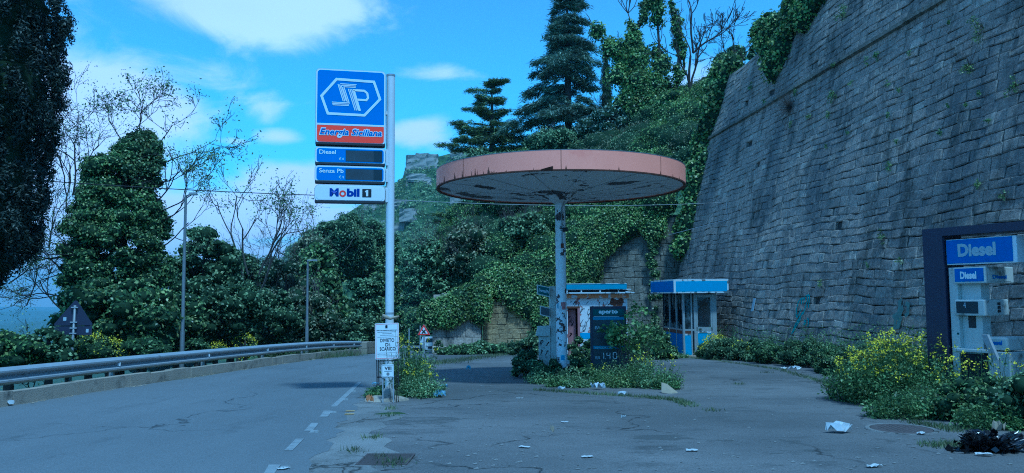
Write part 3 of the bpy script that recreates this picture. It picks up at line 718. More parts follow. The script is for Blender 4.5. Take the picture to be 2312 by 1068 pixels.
# ================================================================== FUEL SIGN PYLON
def line_text_rows(parent, rows, y, x0, x1, mat='letter_black'):
    mb = MB()
    for z, a, b_, h in rows:
        x = x0+(x1-x0)*a; xe = x0+(x1-x0)*b_
        while x < xe:
            w = random.uniform(.5, 1.6)*h; w = min(w, xe-x); mb.flat([(x, z), (x+w, z), (x+w, z+h), (x, z+h)], y); x += w+h*random.uniform(.25, .6)
    return mb.build('small_print', mat, parent)
def pylon():
    Y = 14.9; k = Y/1750; g = GY(880, Y)
    rt = root('fuel_station_sign', g, 'tall white pole with a big blue and red fuel sign above three smaller panels', 'fuel sign', rz=R(12))
    X = lambda px: (px-880)*k*1.02
    Z = lambda py: (CAMZ+(665-py)*k)-g.z
    MB().tube([(0, 0, -.2), (0, 0, Z(162))], .082, 24).build('pole', 'white_paint', rt, smooth=True, auto=40)
    cp = MB().tube([(0, 0, Z(163)), (0, 0, Z(159))], .087, 24); cp.build('pole_cap', 'galvanised', rt)
    def panel(z0, z1, name, face, r=.07, depth=.10):
        x0, x1 = X(716.5), X(868.5)
        hs = MB().prism(rrect(x0, x1, z0, z1, r), -depth, depth).build(name, 'galvanised', rt)
        MB().prism(rrect(x0+.008, x1-.008, z0+.008, z1-.008, r-.006), -depth-.012, -depth+.002).build('frame', 'sign_white', hs)
        MB().prism(rrect(x0+.006, x1-.006, z0-.012, z0+.03, .01), -depth-.014, depth-.01).build('bottom_rail', 'dark_metal', hs)
        if face: MB().prism(rrect(x0+.035, x1-.035, z0+.038, z1-.035, r-.02), -depth-.016, -depth-.01).build('face', face, hs)
        return hs, x0, x1, -depth-.018
    # big sign
    h, x0, x1, yf = panel(Z(327), Z(156), 'brand_panel', 'sign_blue', .08, .11)
    zx = lambda a: X(690+a/3.05); zz = lambda b_: Z(130+b_/3.05)
    rp = rrect(x0+.035, x1-.035, Z(327)+.038, zz(470), .055)
    MB().flat([p if p[1] < zz(490) else (p[0], p[1]) for p in rp], yf).build('red_band', 'sign_red', h)
    MB().flat([(x0+.035, zz(472)), (x1-.035, zz(472)), (x1-.035, zz(459)), (x0+.035, zz(459))], yf-.003).build('white_stripe', 'sign_white', h)
    # square off the lower corners of the red band's top
    MB().flat([(x0+.035, zz(505)), (x1-.035, zz(505)), (x1-.035, zz(472)), (x0+.035, zz(472))], yf-.001).build('red_band', 'sign_red', h)
    lg = MB(); hexa = [(120, 272), (217, 151), (464, 158), (505, 278), (403, 395), (162, 392)]
    lg.stroke([(zx(a), zz(b_)) for a, b_ in hexa], 18/3.05*k, yf-.003, closed=True)
    S = lambda pts, w=8: lg.stroke([(zx(a), zz(b_)) for a, b_ in pts], w/3.05*k, yf-.003)
    for i in range(3):
        S([(349-3*i, 184+10*i), (244+11*i, 182+10*i), (244+11*i, 186+10*i)], 6)
        S([(226+10.5*i, 184+4*i), (262+10.5*i, 304)], 6.5)
        S([(186+3*i, 312+9.5*i), (303-2*i, 313+9.5*i)], 6)
        S([(294+11*i, 215), (340+11*i, 364)], 6.5)
    S([(266, 206), (299, 306), (303, 318)], 6.5); S([(256, 205), (290, 306)], 5)
    S([(324, 222), (400, 224), (420, 240), (426, 272), (414, 289), (352, 288)], 15)
    S([(330, 222), (373, 366)], 14)
    lg.build('hexagon_emblem', 'letter_white', h)
    text('Energia Siciliana', zx(106), zx(524), zz(558), zz(489), yf-.004, 'letter_white', h, bold=.062, shear=.25)
    text('Energia Siciliana', zx(112), zx(518), zz(551), zz(496), yf-.006, 'letter_blue', h, bold=.018, shear=.25)
    for zt, zb, word, wx in ((333, 372, 'Diesel', 217), (375, 413, 'Senza Pb', 269)):
        h, x0, x1, yf = panel(Z(zb), Z(zt), 'price_panel', 'sign_blue', .07)
        MB().flat([(zx(281), Z(zb)+.055), (zx(522), Z(zb)+.055), (zx(522), Z(zt)-.06), (zx(281), Z(zt)-.06)], yf).build('display', 'display_dim', h)
        MB().flat([(zx(466), Z(zb)+.055), (zx(522), Z(zb)+.055), (zx(522), Z(zt)-.06), (zx(466), Z(zt)-.06)], yf-.002).build('display_end', 'display_black', h)
        text(word, zx(109), zx(wx), Z(zt)-.145, Z(zt)-.062, yf-.002, 'letter_white', h, bold=.022)
        text('€/l', zx(236), zx(270), Z(zb)+.075, Z(zb)+.13, yf-.002, 'letter_white', h, bold=.0)
    h, x0, x1, yf = panel(Z(457), Z(418), 'oil_brand_panel', 'sign_white', .09)
    text('M', zx(179), zx(238), zz(960), zz(904), yf-.002, 'letter_navy', h, bold=.05)
    ring = [(zx(264)+.0+math.cos(a)*17/3.05*k, zz(940)+math.sin(a)*17/3.05*k) for a in [2*math.pi*i/24 for i in range(24)]]
    MB().stroke(ring, 11/3.05*k, yf-.002, closed=True).build('lettering', 'letter_red', h)
    text('bil', zx(291), zx(374), zz(960), zz(904), yf-.002, 'letter_navy', h, bold=.05)
    MB().flat([(zx(392), zz(962)), (zx(452), zz(962)), (zx(452), zz(905)), (zx(392), zz(905))], yf-.002).build('numeral_plate', 'letter_black', h)
    MB().flat([(zx(417), zz(955)), (zx(431), zz(955)), (zx(431), zz(912)), (zx(421), zz(912)), (zx(409), zz(922)), (zx(411), zz(929)), (zx(417), zz(925))], yf-.004).build('lettering', 'letter_white', h)
    for py in (250, 338, 356, 382, 398, 425, 448):
        MB().box(X(867), X(874), -.05, .05, Z(py)-.03, Z(py)+.03).build('bracket', 'white_paint', rt)
    for a, b_ in ((336, 371), (380, 409), (423, 455)):
        MB().box(X(869.5), X(876), -.07, .03, Z(b_), Z(a)).build('mounting_plate', 'white_paint', rt)
    # strap joints and small rust streak on the pole
    MB().tube([(0, 0, Z(707)), (0, 0, Z(703))], .085, 20).build('pole_joint', 'galvanised', rt)
    return rt
pylon()
def notice():
    Y = 14.1; k = Y/1750; g = GY(878, Y)
    rt = root('notice_board', g, 'white bilingual-style official notice board forbidding dumping, on black legs against the sign pole', 'notice board', rz=R(4), ry=R(-1.2))
    rt['label'] = 'white official notice forbidding dumping, on a black stand before the sign pole'
    X = lambda px: (px-878)*k; Z = lambda py: (CAMZ+(665-py)*k)-g.z
    bd = MB().prism(rrect(X(851), X(904), Z(807), Z(727), .02), -.02, .0).build('board', 'sign_white', rt)
    MB().stroke([(X(853), Z(805)), (X(902), Z(805)), (X(902), Z(729)), (X(853), Z(729))], .006, -.022, True).build('border', 'letter_red', bd)
    text('DIVIETO', X(862.5), X(893.5), Z(769), Z(761), -.023, 'letter_black', bd, bold=.016)
    text('DI', X(873.5), X(882.5), Z(778.5), Z(771), -.023, 'letter_black', bd, bold=.016)
    text('SCARICO', X(861), X(896), Z(788), Z(780), -.023, 'letter_black', bd, bold=.016)
    MB().prism([(X(874), Z(738)), (X(879), Z(738)), (X(879), Z(732)), (X(876.5), Z(731)), (X(874), Z(732))], -.024, -.021).build('crest', 'letter_black', bd)
    line_text_rows(bd, [(Z(743.5), .07, .93, .012), (Z(747), .1, .86, .007), (Z(750.5), .3, .7, .006), (Z(754), .22, .78, .006), (Z(758), .1, .92, .005), (Z(793), .08, .92, .004), (Z(796), .08, .6, .004), (Z(799.5), .1, .92, .004), (Z(802), .5, .9, .004)], -.023, X(851), X(904))
    for px in (853.5, 857.5, 901): MB().box(X(px)-.009, X(px)+.009, -.0, .02, Z(866), Z(806)).build('leg', 'dark_metal', rt)
    MB().box(X(853), X(901), .0, .018, Z(848), Z(845)).build('crossbar', 'dark_metal', rt)
    MB().box(X(858), X(901), .0, .018, Z(812), Z(810)).build('crossbar', 'dark_metal', rt)
    Y = 13.5; k = Y/1750; g = GY(877, Y); X = lambda px: (px-877)*k; Z = lambda py: (CAMZ+(665-py)*k)-g.z
    r2 = root('distance_marker', g, 'small white kilometre plate with black numerals on two thin posts', 'distance marker', ry=R(-.8))
    pl = MB().prism(rrect(X(864), X(891), Z(847), Z(819), .012), -.02, -.005).build('plate', 'sign_white', r2)
    MB().stroke([(X(865.5), Z(845.5)), (X(889.5), Z(845.5)), (X(889.5), Z(820.5)), (X(865.5), Z(820.5))], .003, -.022, True).build('border', 'letter_black', pl)
    text('VIII', X(870.5), X(886), Z(831), Z(823.5), -.023, 'letter_black', pl, bold=.03)
    text('0', X(875), X(881.5), Z(843), Z(836.5), -.023, 'letter_black', pl, bold=.03)
    MB().flat([(X(870), Z(834)), (X(887), Z(834)), (X(887), Z(833.2)), (X(870), Z(833.2))], -.023).build('rule', 'letter_black', pl)
    for px in (866, 889.5): MB().box(X(px)-.010, X(px)+.010, -.004, .01, -.1, Z(820)).build('post', 'galvanised', r2)
notice()
def rock(name, label, p, s, mat='rock', seed=0, cat='rock', group=None):
    bm = bmesh.new(); bmesh.ops.create_icosphere(bm, subdivisions=3, radius=1); r = random.Random(seed); off = Vector((r.uniform(0, 9), r.uniform(0, 9), r.uniform(0, 9)))
    from mathutils import noise
    for v in bm.verts:
        d = 1+.35*noise.noise(v.co*1.2+off)+.14*noise.noise(v.co*3.5+off); v.co = Vector((v.co.x*s[0], v.co.y*s[1], v.co.z*s[2]))*d
    me = bpy.data.meshes.new(name); bm.to_mesh(me); bm.free(); me.materials.append(M[mat]); o = bpy.data.objects.new(name, me); COL.objects.link(o); o.location = p
    return tag(o, label, cat, group)
p = GY(879, 13.75); rock('boulder', 'rough white stone wedged between the posts of the small kilometre plate', p+Vector((0, 0, .10)), (.115, .1, .16), 'rock', 3)
p = G(870, 905); rock('boulder', 'low grey earth-stained slab of stone at the front of the sign pole mound', p+Vector((0, 0, -.02)), (.38, .30, .12), 'concrete', 5)
p = G(880, 935); rock('dirt_mound', 'brown patch of earth in front of the low slab', p+Vector((0, 0, -.05)), (.30, .16, .07), 'soil', 9, 'dirt mound')
p = GY(876, 15.1); rock('dirt_mound', 'dark mound of rubble and soil around the sign pole foot', p+Vector((.05, .0, -.06)), (.5, 1.0, .2), 'soil', 19, 'dirt mound')
# rag tied round the pole above the board
rg = MB(); p = P(880, 718, 14.82); rg.tube([(-.14, -.02, -.02), (-.10, -.1, .05), (-.04, -.13, .02), (.03, -.12, -.01), (.10, -.1, .015), (.17, -.04, .03), (.12, .06, -.01), (0, .09, 0), (-.12, .05, 0), (-.14, -.02, -.02)], [.022, .03, .035, .025, .025, .02, .02, .02, .02, .02], 7)
o_ = rg.build('rag', 'wood', None, smooth=True); o_.location = p; tag(o_, 'grubby rag knotted around the sign pole just above the notice board', 'rag')

# ================================================================== CANOPY
def canopy():
    Y = 17.9; g = GY(1267, Y)
    rt = root('filling_station_canopy', g, 'round mushroom canopy with faded red rim on a single peeling white column', 'canopy', rz=R(12))
    zb = 3.93-g.z+.0; rr = 2.86; h = .40
    cx, cy = 0.0, 0.0
    prof = [(rr-.05, zb-.005), (rr+.002, zb-.005), (rr+.005, zb+h), (rr-.045, zb+h)]
    o_ = MB().lathe([(rr-.045, zb+h), (rr, zb+h), (rr, zb), (rr-.045, zb-.0), (rr-.045, zb+h)], 128).build('rim', 'rim_red', rt, smooth=True, auto=40)
    MB().lathe([(rr+.004, zb-.012), (rr+.006, zb+.014), (rr-.05, zb+.014), (rr-.05, zb-.012), (rr+.004, zb-.012)], 128).build('rim_edge', 'rust', o_, smooth=True, auto=40)
    MB().lathe([(rr+.003, zb+h-.004), (rr+.006, zb+h+.008), (rr-.03, zb+h+.008)], 128).build('top_trim', 'galvanised', o_, smooth=True, auto=40)
    u = MB().lathe([(rr-.05, zb+.03), (2.2, zb+.0), (1.2, zb-.09), (.45, zb-.16), (.0, zb-.17)], 96).build('soffit', 'canopy_under', rt, smooth=True)
    MB().lathe([(0, zb+.20), (rr-.04, zb+.18)], 64).build('roof_deck', 'dark_metal', rt)
    cp = MB().lathe([(.44, zb-.155), (.43, zb-.175), (.20, zb-.30), (.122, zb-.34), (.122, zb-.36)], 48).build('capital', 'canopy_under', rt, smooth=True, auto=50)
    # radial ribs on the soffit
    for k in range(14):
        a = 2*math.pi*(k+.35)/14; mb = MB(); n = Vector((-math.sin(a), math.cos(a), 0)); d = Vector((math.cos(a), math.sin(a), 0))
        pts = [d*2.78+Vector((0, 0, zb+.016)), d*2.2+Vector((0, 0, zb-.008)), d*1.2+Vector((0, 0, zb-.098)), d*.46+Vector((0, 0, zb-.168))]
        V = []
        for q in pts: V += [q+n*.013, q-n*.013, q-n*.013-Vector((0, 0, .008)), q+n*.013-Vector((0, 0, .008))]
        f = []
        for i in range(3): f += [(4*i+j, 4*i+(j+1) % 4, 4*i+4+(j+1) % 4, 4*i+4+j) for j in range(4)]
        mb.add(V, f).build('rib', 'canopy_under', u)
    # vertical rim seams, dents and rust runs
    for a in (-93, -138, -47, -8, 40, 85, 130, 176):
        r0 = R(a-12); d = Vector((math.cos(r0), math.sin(r0), 0)); n = Vector((-d.y, d.x, 0)); q = d*(rr+.004)
        MB().add([q-n*.006+Vector((0, 0, zb+.01)), q+n*.006+Vector((0, 0, zb+.01)), q+n*.005+Vector((0, 0, zb+h)), q-n*.005+Vector((0, 0, zb+h))], [(0, 1, 2, 3)]).build('seam', 'rust', o_)
    mb = MB(); r2 = random.Random(4)
    for i in range(46):
        a = R(-(90+12) - (random.random()**.6)*82 if i < 38 else -(102)+random.uniform(-5, 60)); d = Vector((math.cos(a), math.sin(a), 0)); n = Vector((-d.y, d.x, 0)); q = d*(rr+.003); w = r2.uniform(.004, .014); hh = r2.uniform(.03, .17)*(1.0 if a < R(-135) else .5)
        mb.add([q-n*w*1.4+Vector((0, 0, zb+.01)), q+n*w*1.4+Vector((0, 0, zb+.01)), q+n*w*.3+Vector((0, 0, zb+hh)), q-n*w*.3+Vector((0, 0, zb+hh))], [(0, 1, 2, 3)])
    mb.build('rust_streaks', 'rust', o_)
    # bent lip
    a0 = R(-100-12-2); mb = MB(); 
    V = []
    for i in range(7):
        a = a0+R(i*.8+1); d = Vector((math.cos(a), math.sin(a), 0)); t = i/6; o2 = .03*math.sin(t*2.4); hh = .012+.06*t
        V += [d*(rr+.012)+Vector((0, 0, zb+.005)), d*(rr+.02+o2)+Vector((0, 0, zb+hh)), d*(rr+.012)+Vector((0, 0, zb+hh*.9+.01))]
    f = []
    for i in range(6): f += [(3*i, 3*i+3, 3*i+4, 3*i+1), (3*i+1, 3*i+4, 3*i+5, 3*i+2)]
    f += [(18, 19, 20), (0, 1, 2)]
    mb.add(V, f).build('bent_lip', 'rust', o_)
    pz = zb-.35
    c = MB().tube([(.0, 0, -.1), (0, 0, pz*.5), (0, 0, pz)], [.128, .125, .117], 32).build('column', 'pole_peeling', rt, smooth=True, auto=40)
    MB().tube([(.07, -.30, zb-.20), (.055, -.17, zb-.31), (-.0, -.135, zb-.45), (.0, -.133, zb-.85), (.0, -.133, zb-1.30)], .012, 8).build('conduit', 'pole_grey', c)
    MB().box(-.03, .03, -.17, -.12, zb-1.37, zb-1.27).build('conduit_end', 'rust', c)
    MB().box(-.05, .12, -.15, -.10, zb-.93, zb-.90).build('cable_bracket', 'dark_metal', c)
    MB().tube([(.02, -.155, zb-.97), (.14, -.155, zb-.95)], .035, 10).build('floodlight_stub', 'dark_metal', c)
    # stickers
    def stick(px, py, w, hh, mat, name):
        zc = (CAMZ+(665-py)/1750*Y)-g.z; ac = R(-90-12)+(px)*1.0; V = []; n = 5; rr_ = .1275
        for i in range(n+1):
            a = ac-w/rr_/2+(w/rr_)*i/n
            for z in (zc-hh/2, zc+hh/2): V.append((rr_*math.cos(a), rr_*math.sin(a), z))
        return MB().add(V, [(2*i, 2*i+2, 2*i+3, 2*i+1) for i in range(n)]).build(name, mat, c)
    stick(.35, 691, .12, .17, 'pink_paint', 'poster'); stick(-.75, 691, .05, .12, 'plastic_blue', 'sticker'); stick(.1, 806, .085, .11, 'kiosk_blue', 'sticker')
    stick(-.25, 697, .07, .12, 'plastic_white', 'sticker')
    return rt
canopy()

# ================================================================== GUARD RAIL, KERB, POLES
def sweep(path, prof, name, mat, parent, closed=True, smooth=False):
    """path: list of (Vector p); prof: (offset right of travel, up)"""
    V = []; m = len(prof)
    for i, p in enumerate(path):
        t = (path[min(i+1, len(path)-1)]-path[max(0, i-1)]); t.z = 0; t.normalize(); n = Vector((t.y, -t.x, 0))
        for a, b_ in prof: V.append(p+n*a+Vector((0, 0, b_)))
    F = []
    for i in range(len(path)-1):
        for k in range(m if closed else m-1):
            F.append((i*m+k, i*m+(k+1) % m, (i+1)*m+(k+1) % m, (i+1)*m+k))
    return MB().add(V, F).build(name, mat, parent, smooth=smooth, auto=35)
def edge_path(y0, y1, off, step=.5):
    out = []; y = y0
    while y <= y1+1e-6:
        x = interp(XLs, y)+off; out.append(Vector((x, y, hz(y)))); y += step
    return out
# smooth left edge
_ys = np.arange(-40, 160, 2.0); _xs = np.array([interp(XL, v) for v in _ys]); _k = np.ones(5)/5
_xs = np.convolve(np.pad(_xs, 2, mode='edge'), _k, 'valid'); XLs = list(zip(_ys, _xs))
rt = root('kerb_wall', (interp(XLs, 13), 13, hz(13)), 'low stained concrete kerb wall along the left edge of the road', 'kerb wall'); inv = rt.location.copy()
path = edge_path(-12, 37, -.12); r_ = random.Random(2); i = 0
bp_ = []; V_all = MB()
pos = -12.0
while pos < 37:
    l_ = r_.uniform(.75, 1.05); e = pos+l_-.018; hh = .25+r_.uniform(-.015, .015); dx = r_.uniform(-.012, .012)
    pts = [Vector((interp(XLs, y)-.12+dx, y, hz(y)))-inv for y in (pos, (pos+e)/2, e)]
    V = []
    for q in pts: V += [q+Vector((.11, 0, -.1)), q+Vector((.10, 0, hh)), q+Vector((-.12, 0, hh)), q+Vector((-.12, 0, -.3))]
    f = [(3, 2, 1, 0), (8, 9, 10, 11)]
    for s_ in range(2): f += [(4*s_+j, 4*s_+(j+1) % 4, 4*s_+4+(j+1) % 4, 4*s_+4+j) for j in range(4)]
    V_all.add(V, f); pos += l_
V_all.build('kerb_blocks', 'concrete', rt)
WB = [(0, 0), (.045, .025), (.085, .055), (.085, .085), (.02, .12), (-.02, .155), (.02, .19), (.085, .225), (.085, .255), (.045, .29), (0, .315)]
WBp = WB + [(a-.006, b_) for a, b_ in WB[::-1]]
def guardrail(path, label, z0, name='guard_rail', postgap=4, refl=True, group=None):
    rt = root(name, path[0], label, 'guard rail', group); inv = path[0].copy(); L = [p-inv for p in path]
    sweep([p+Vector((0, 0, z0)) for p in L], WBp, 'beam', 'galvanised', rt, smooth=True)
    acc = 0; nxt = 1.0; 
    for a, b_ in zip(L[:-1], L[1:]):
        acc += (b_-a).length
        if acc > nxt:
            nxt += postgap; MB().box(b_.x-.14, b_.x-.05, b_.y-.035, b_.y+.035, b_.z-.6, b_.z+z0+.30).build('post', 'galvanised', rt)
            MB().box(b_.x-.05, b_.x+.0, b_.y-.04, b_.y+.04, b_.z+z0+.08, b_.z+z0+.24).build('spacer', 'galvanised', rt)
            if refl: MB().prism([(b_.x+.03, b_.z+z0+.13), (b_.x+.09, b_.z+z0+.12), (b_.x+.09, b_.z+z0+.2), (b_.x+.03, b_.z+z0+.18)], b_.y-.006, b_.y+.006).build('reflector', 'sign_white', rt)
            # beam lap joint
            MB().box(b_.x-.002, b_.x+.054, b_.y+.2, b_.y+.215, b_.z+z0+.04, b_.z+z0+.08).build('joint_bolt', 'pole_grey', rt)
    return rt
guardrail(edge_path(-12, 39, -.34), 'long galvanised guard rail running along the left side of the road', .33)
pth = [Vector((x, y, hz(y))) for x, y in ((-20, 99), (-17, 101), (-14.5, 103), (-12, 105), (-9, 107), (-6, 109), (-3, 111))]
guardrail(pth, 'distant guard rail across the bend, seen behind the warning triangle', .4, refl=False)
# stone parapet at the end of the rail
p0 = Vector((interp(XLs, 39.4)-.25, 39.4, hz(39.4))); rt = root('parapet', p0, 'short pale stone parapet beyond the end of the near guard rail', 'parapet')
mb = MB()
for i in range(14):
    y = 39.4+i*.9; x = interp(XLs, y)-.1
    for j in range(2):
        zz_ = hz(y)+j*.3; mb.add([Vector(v)-p0 for v in [(x-.4, y, zz_-.1*(j == 0)), (x, y, zz_), (x, y+.88, zz_), (x-.4, y+.88, zz_), (x-.4, y, zz_+.28), (x, y, zz_+.28), (x, y+.88, zz_+.28), (x-.4, y+.88, zz_+.28)]], [(0,3,2,1),(4,5,6,7),(0,1,5,4),(1,2,6,5),(2,3,7,6),(3,0,4,7)])
mb.build('stonework', 'concrete', rt)

def lamp(px, Y, top_py, label, arm=.5, r=.055):
    x = P(px, 665, Y).x; g = Vector((x, Y, H(x, Y))); zt = P(px, top_py, Y).z-g.z
    rt = root('street_lamp', g, label, 'street lamp')
    MB().tube([(0, 0, -.3), (0, 0, 1.2), (0, 0, 1.25), (0, 0, zt)], [r*1.25, r*1.25, r, r*.7], 12).build('pole', 'pole_grey', rt, smooth=True, auto=40)
    if arm: 
        MB().tube([(0, 0, zt-.05), (arm*.5, -.1, zt+.0), (arm, -.2, zt)], .02, 8).build('arm', 'pole_grey', rt)
        MB().box(arm*.6, arm*1.3, -.26, -.14, zt-.04, zt+.04, .02).build('lamp_head', 'galvanised', rt)
    else: MB().box(-.02, .38, -.06, .06, zt-.03, zt+.03, .015).build('lamp_head', 'galvanised', rt)
lamp(414, 21.5, 440, 'slim grey street lamp in front of the ivy tree, nearer of the two lamps', .30, .05)
lamp(694, 31, 588, 'slim grey street lamp in front of the brown-green trees, further of the two lamps', 0, .055)
for px, Y, tp, lb in ((924, 90, 742, 'thin pale post left of the warning triangle'), (949, 95, 735, 'thin pale post right behind the warning triangle')):
    g = GY(px, Y); o_ = MB().tube([(0, 0, -1), (0, 0, P(px, tp, Y).z-g.z)], .07, 8).build('marker_post', 'galvanised'); o_.location = g; tag(o_, lb, 'post')
# back of a triangular road sign
def backsign():
    Y = 16.7; k = Y/1750; x = P(163, 665, Y).x; g = Vector((x, Y, H(x, Y)))
    rt = root('road_sign', g, 'dark back of a triangular road sign with a plate below, behind the guard rail', 'road sign', rz=R(20), ry=R(1.5))
    X = lambda px: (px-166)*k/math.cos(R(20))*1.0; Z = lambda py: (CAMZ+(665-py)*k)-g.z
    tri = [(131, 729), (136, 727), (200, 727), (203, 729), (203, 726), (172, 673), (168, 671), (165, 673)]
    pts = [(X(131), Z(728)), (X(202), Z(727)), (X(202), Z(723)), (X(171.5), Z(673)), (X(168), Z(671)), (X(165), Z(673)), (X(131), Z(724))]
    t = MB().prism(pts, .0, .02).build('triangle_plate', 'navy_metal', rt)
    p_ = MB().prism([(X(131), Z(749.5)), (X(202), Z(748.5)), (X(202), Z(729)), (X(131), Z(730))], .0, .02).build('lower_plate', 'navy_metal', rt)
    MB().box(X(147), X(153), -.005, 0, Z(717), Z(709)).build('sticker', 'letter_grey', t)
    MB().box(X(191), X(196), -.005, 0, Z(743), Z(735)).build('sticker', 'letter_grey', p_)
    MB().tube([(X(168), -.03, -.8), (X(168), -.03, Z(682))], .028, 12).build('post', 'pole_grey', rt, smooth=True)
    for py in (687, 720, 733, 745): MB().box(X(161), X(174), -.062, .0, Z(py)-.012, Z(py)+.012).build('clamp', 'galvanised', rt)
backsign()
def warning():
    Y = 36; k = Y/1750; g = GY(957.5, Y)
    rt = root('warning_sign', g, 'red bordered warning triangle with a black cross on a thin post at the bend', 'road sign')
    X = lambda px: (px-957.5)*k; Z = lambda py: (CAMZ+(665-py)*k)-g.z
    def tri(s, y, mat, name, par):
        c = (957, 746); pts = [(942.5, 754.5), (972, 754.5), (957, 729.5)]; 
        return MB().prism([(X(c[0]+(a-c[0])*s), Z(c[1]+(b_-c[1])*s)) for a, b_ in pts], y, y+.02).build(name, mat, par)
    pl = tri(1, 0, 'galvanised', 'plate', rt); tri(.95, -.01, 'letter_red', 'red_border', pl); tri(.62, -.02, 'sign_white', 'white_field', pl)
    mb = MB(); mb.stroke([(X(953), Z(742.5)), (X(961), Z(750.5))], .055, -.025); mb.stroke([(X(961), Z(742.5)), (X(953), Z(750.5))], .055, -.027); mb.build('black_cross', 'letter_black', pl)
    MB().tube([(0, .04, -.3), (0, .04, Z(750))], .035, 10).build('post', 'galvanised', rt)
warning()
def car():
    Y = 84; k = Y/1750; x = P(972, 665, Y).x; g = Vector((x, Y, hz(Y)+.0))
    zc = P(972, 789, Y).z
    g.z = hz(Y)
    rt = root('parked_car', g, 'small distant white car coming round the bend beside the buttress wall', 'car', rz=R(15))
    b = MB().prism([(-.85, .32), (.85, .32), (.88, .75), (.80, 1.0), (-.80, 1.0), (-.88, .75)], -2.0, 2.1); b.build('body', 'car_white', rt)
    MB().prism([(-.78, 1.0), (.78, 1.0), (.62, 1.5), (-.62, 1.5)], -1.0, 1.7).build('cabin', 'car_white', rt)
    MB().add([(-.72, -1.05, 1.03), (.72, -1.05, 1.03), (.58, -1.02, 1.44), (-.58, -1.02, 1.44)], [(0, 1, 2, 3)]).build('windscreen', 'display_black', rt)
    MB().box(-.6, .6, -2.03, -2.0, .42, .68).build('grille', 'dark_metal', rt)
    for s_ in (-1, 1):
        MB().box(s_*.68-.14, s_*.68+.14, -2.04, -2.0, .68, .84).build('headlight', 'letter_white', rt)
        for yy in (-1.3, 1.3): MB().tube([(s_*.9, yy, .32), (s_*.68, yy, .32)], .32, 16).build('wheel', 'rubber', rt)
car()
# overhead cables
def cable(a, b_, sag, label, mat, r=.008, n=24):
    pts = [(a.lerp(b_, i/n)+Vector((0, 0, -sag*4*(i/n)*(1-i/n))))-a for i in range(n+1)]
    o_ = MB().tube(pts, r, 5).build('cable', mat, None); o_.location = a; tag(o_, label, 'cable')
A_ = P(-40, 398, 17); B_ = P(720, 441, 22); cable(A_, B_, .05, 'thin black overhead cable crossing the sky left of the fuel sign', 'cable_black', .012)
pw = Vector((wallx(26, 5), 26, 5)); 
# anchor on the big wall found where the picture shows it
def onwall(px, py, off=.03):
    lo, hi = 8.0, 38.0
    for _ in range(50):
        m__ = (lo+hi)/2; q = P(px, py, m__)
        if q.x < wallx(m__, q.z): hi_ok = True
        else: hi_ok = False
        # moving away from the camera the ray meets the wall from the left
        if hi_ok: lo = m__
        else: hi = m__
    q = P(px, py, lo); return q + nw*off
C_ = onwall(1643, 457, .05); cable(B_, C_, .22, 'pale cable running behind the fuel sign and canopy to the huge wall', 'cable_pale', .010)
D_ = onwall(1645, 497, .05); E_ = onwall(1512, 531, .05)
o_ = MB().tube([Vector((0, 0, 0)), D_-C_, D_-C_+(E_-D_)*.3, E_-C_], .016, 5).build('cable', 'cable_pale'); o_.location = C_; tag(o_, 'cable clipped down the face of the huge wall above the kiosk', 'cable')

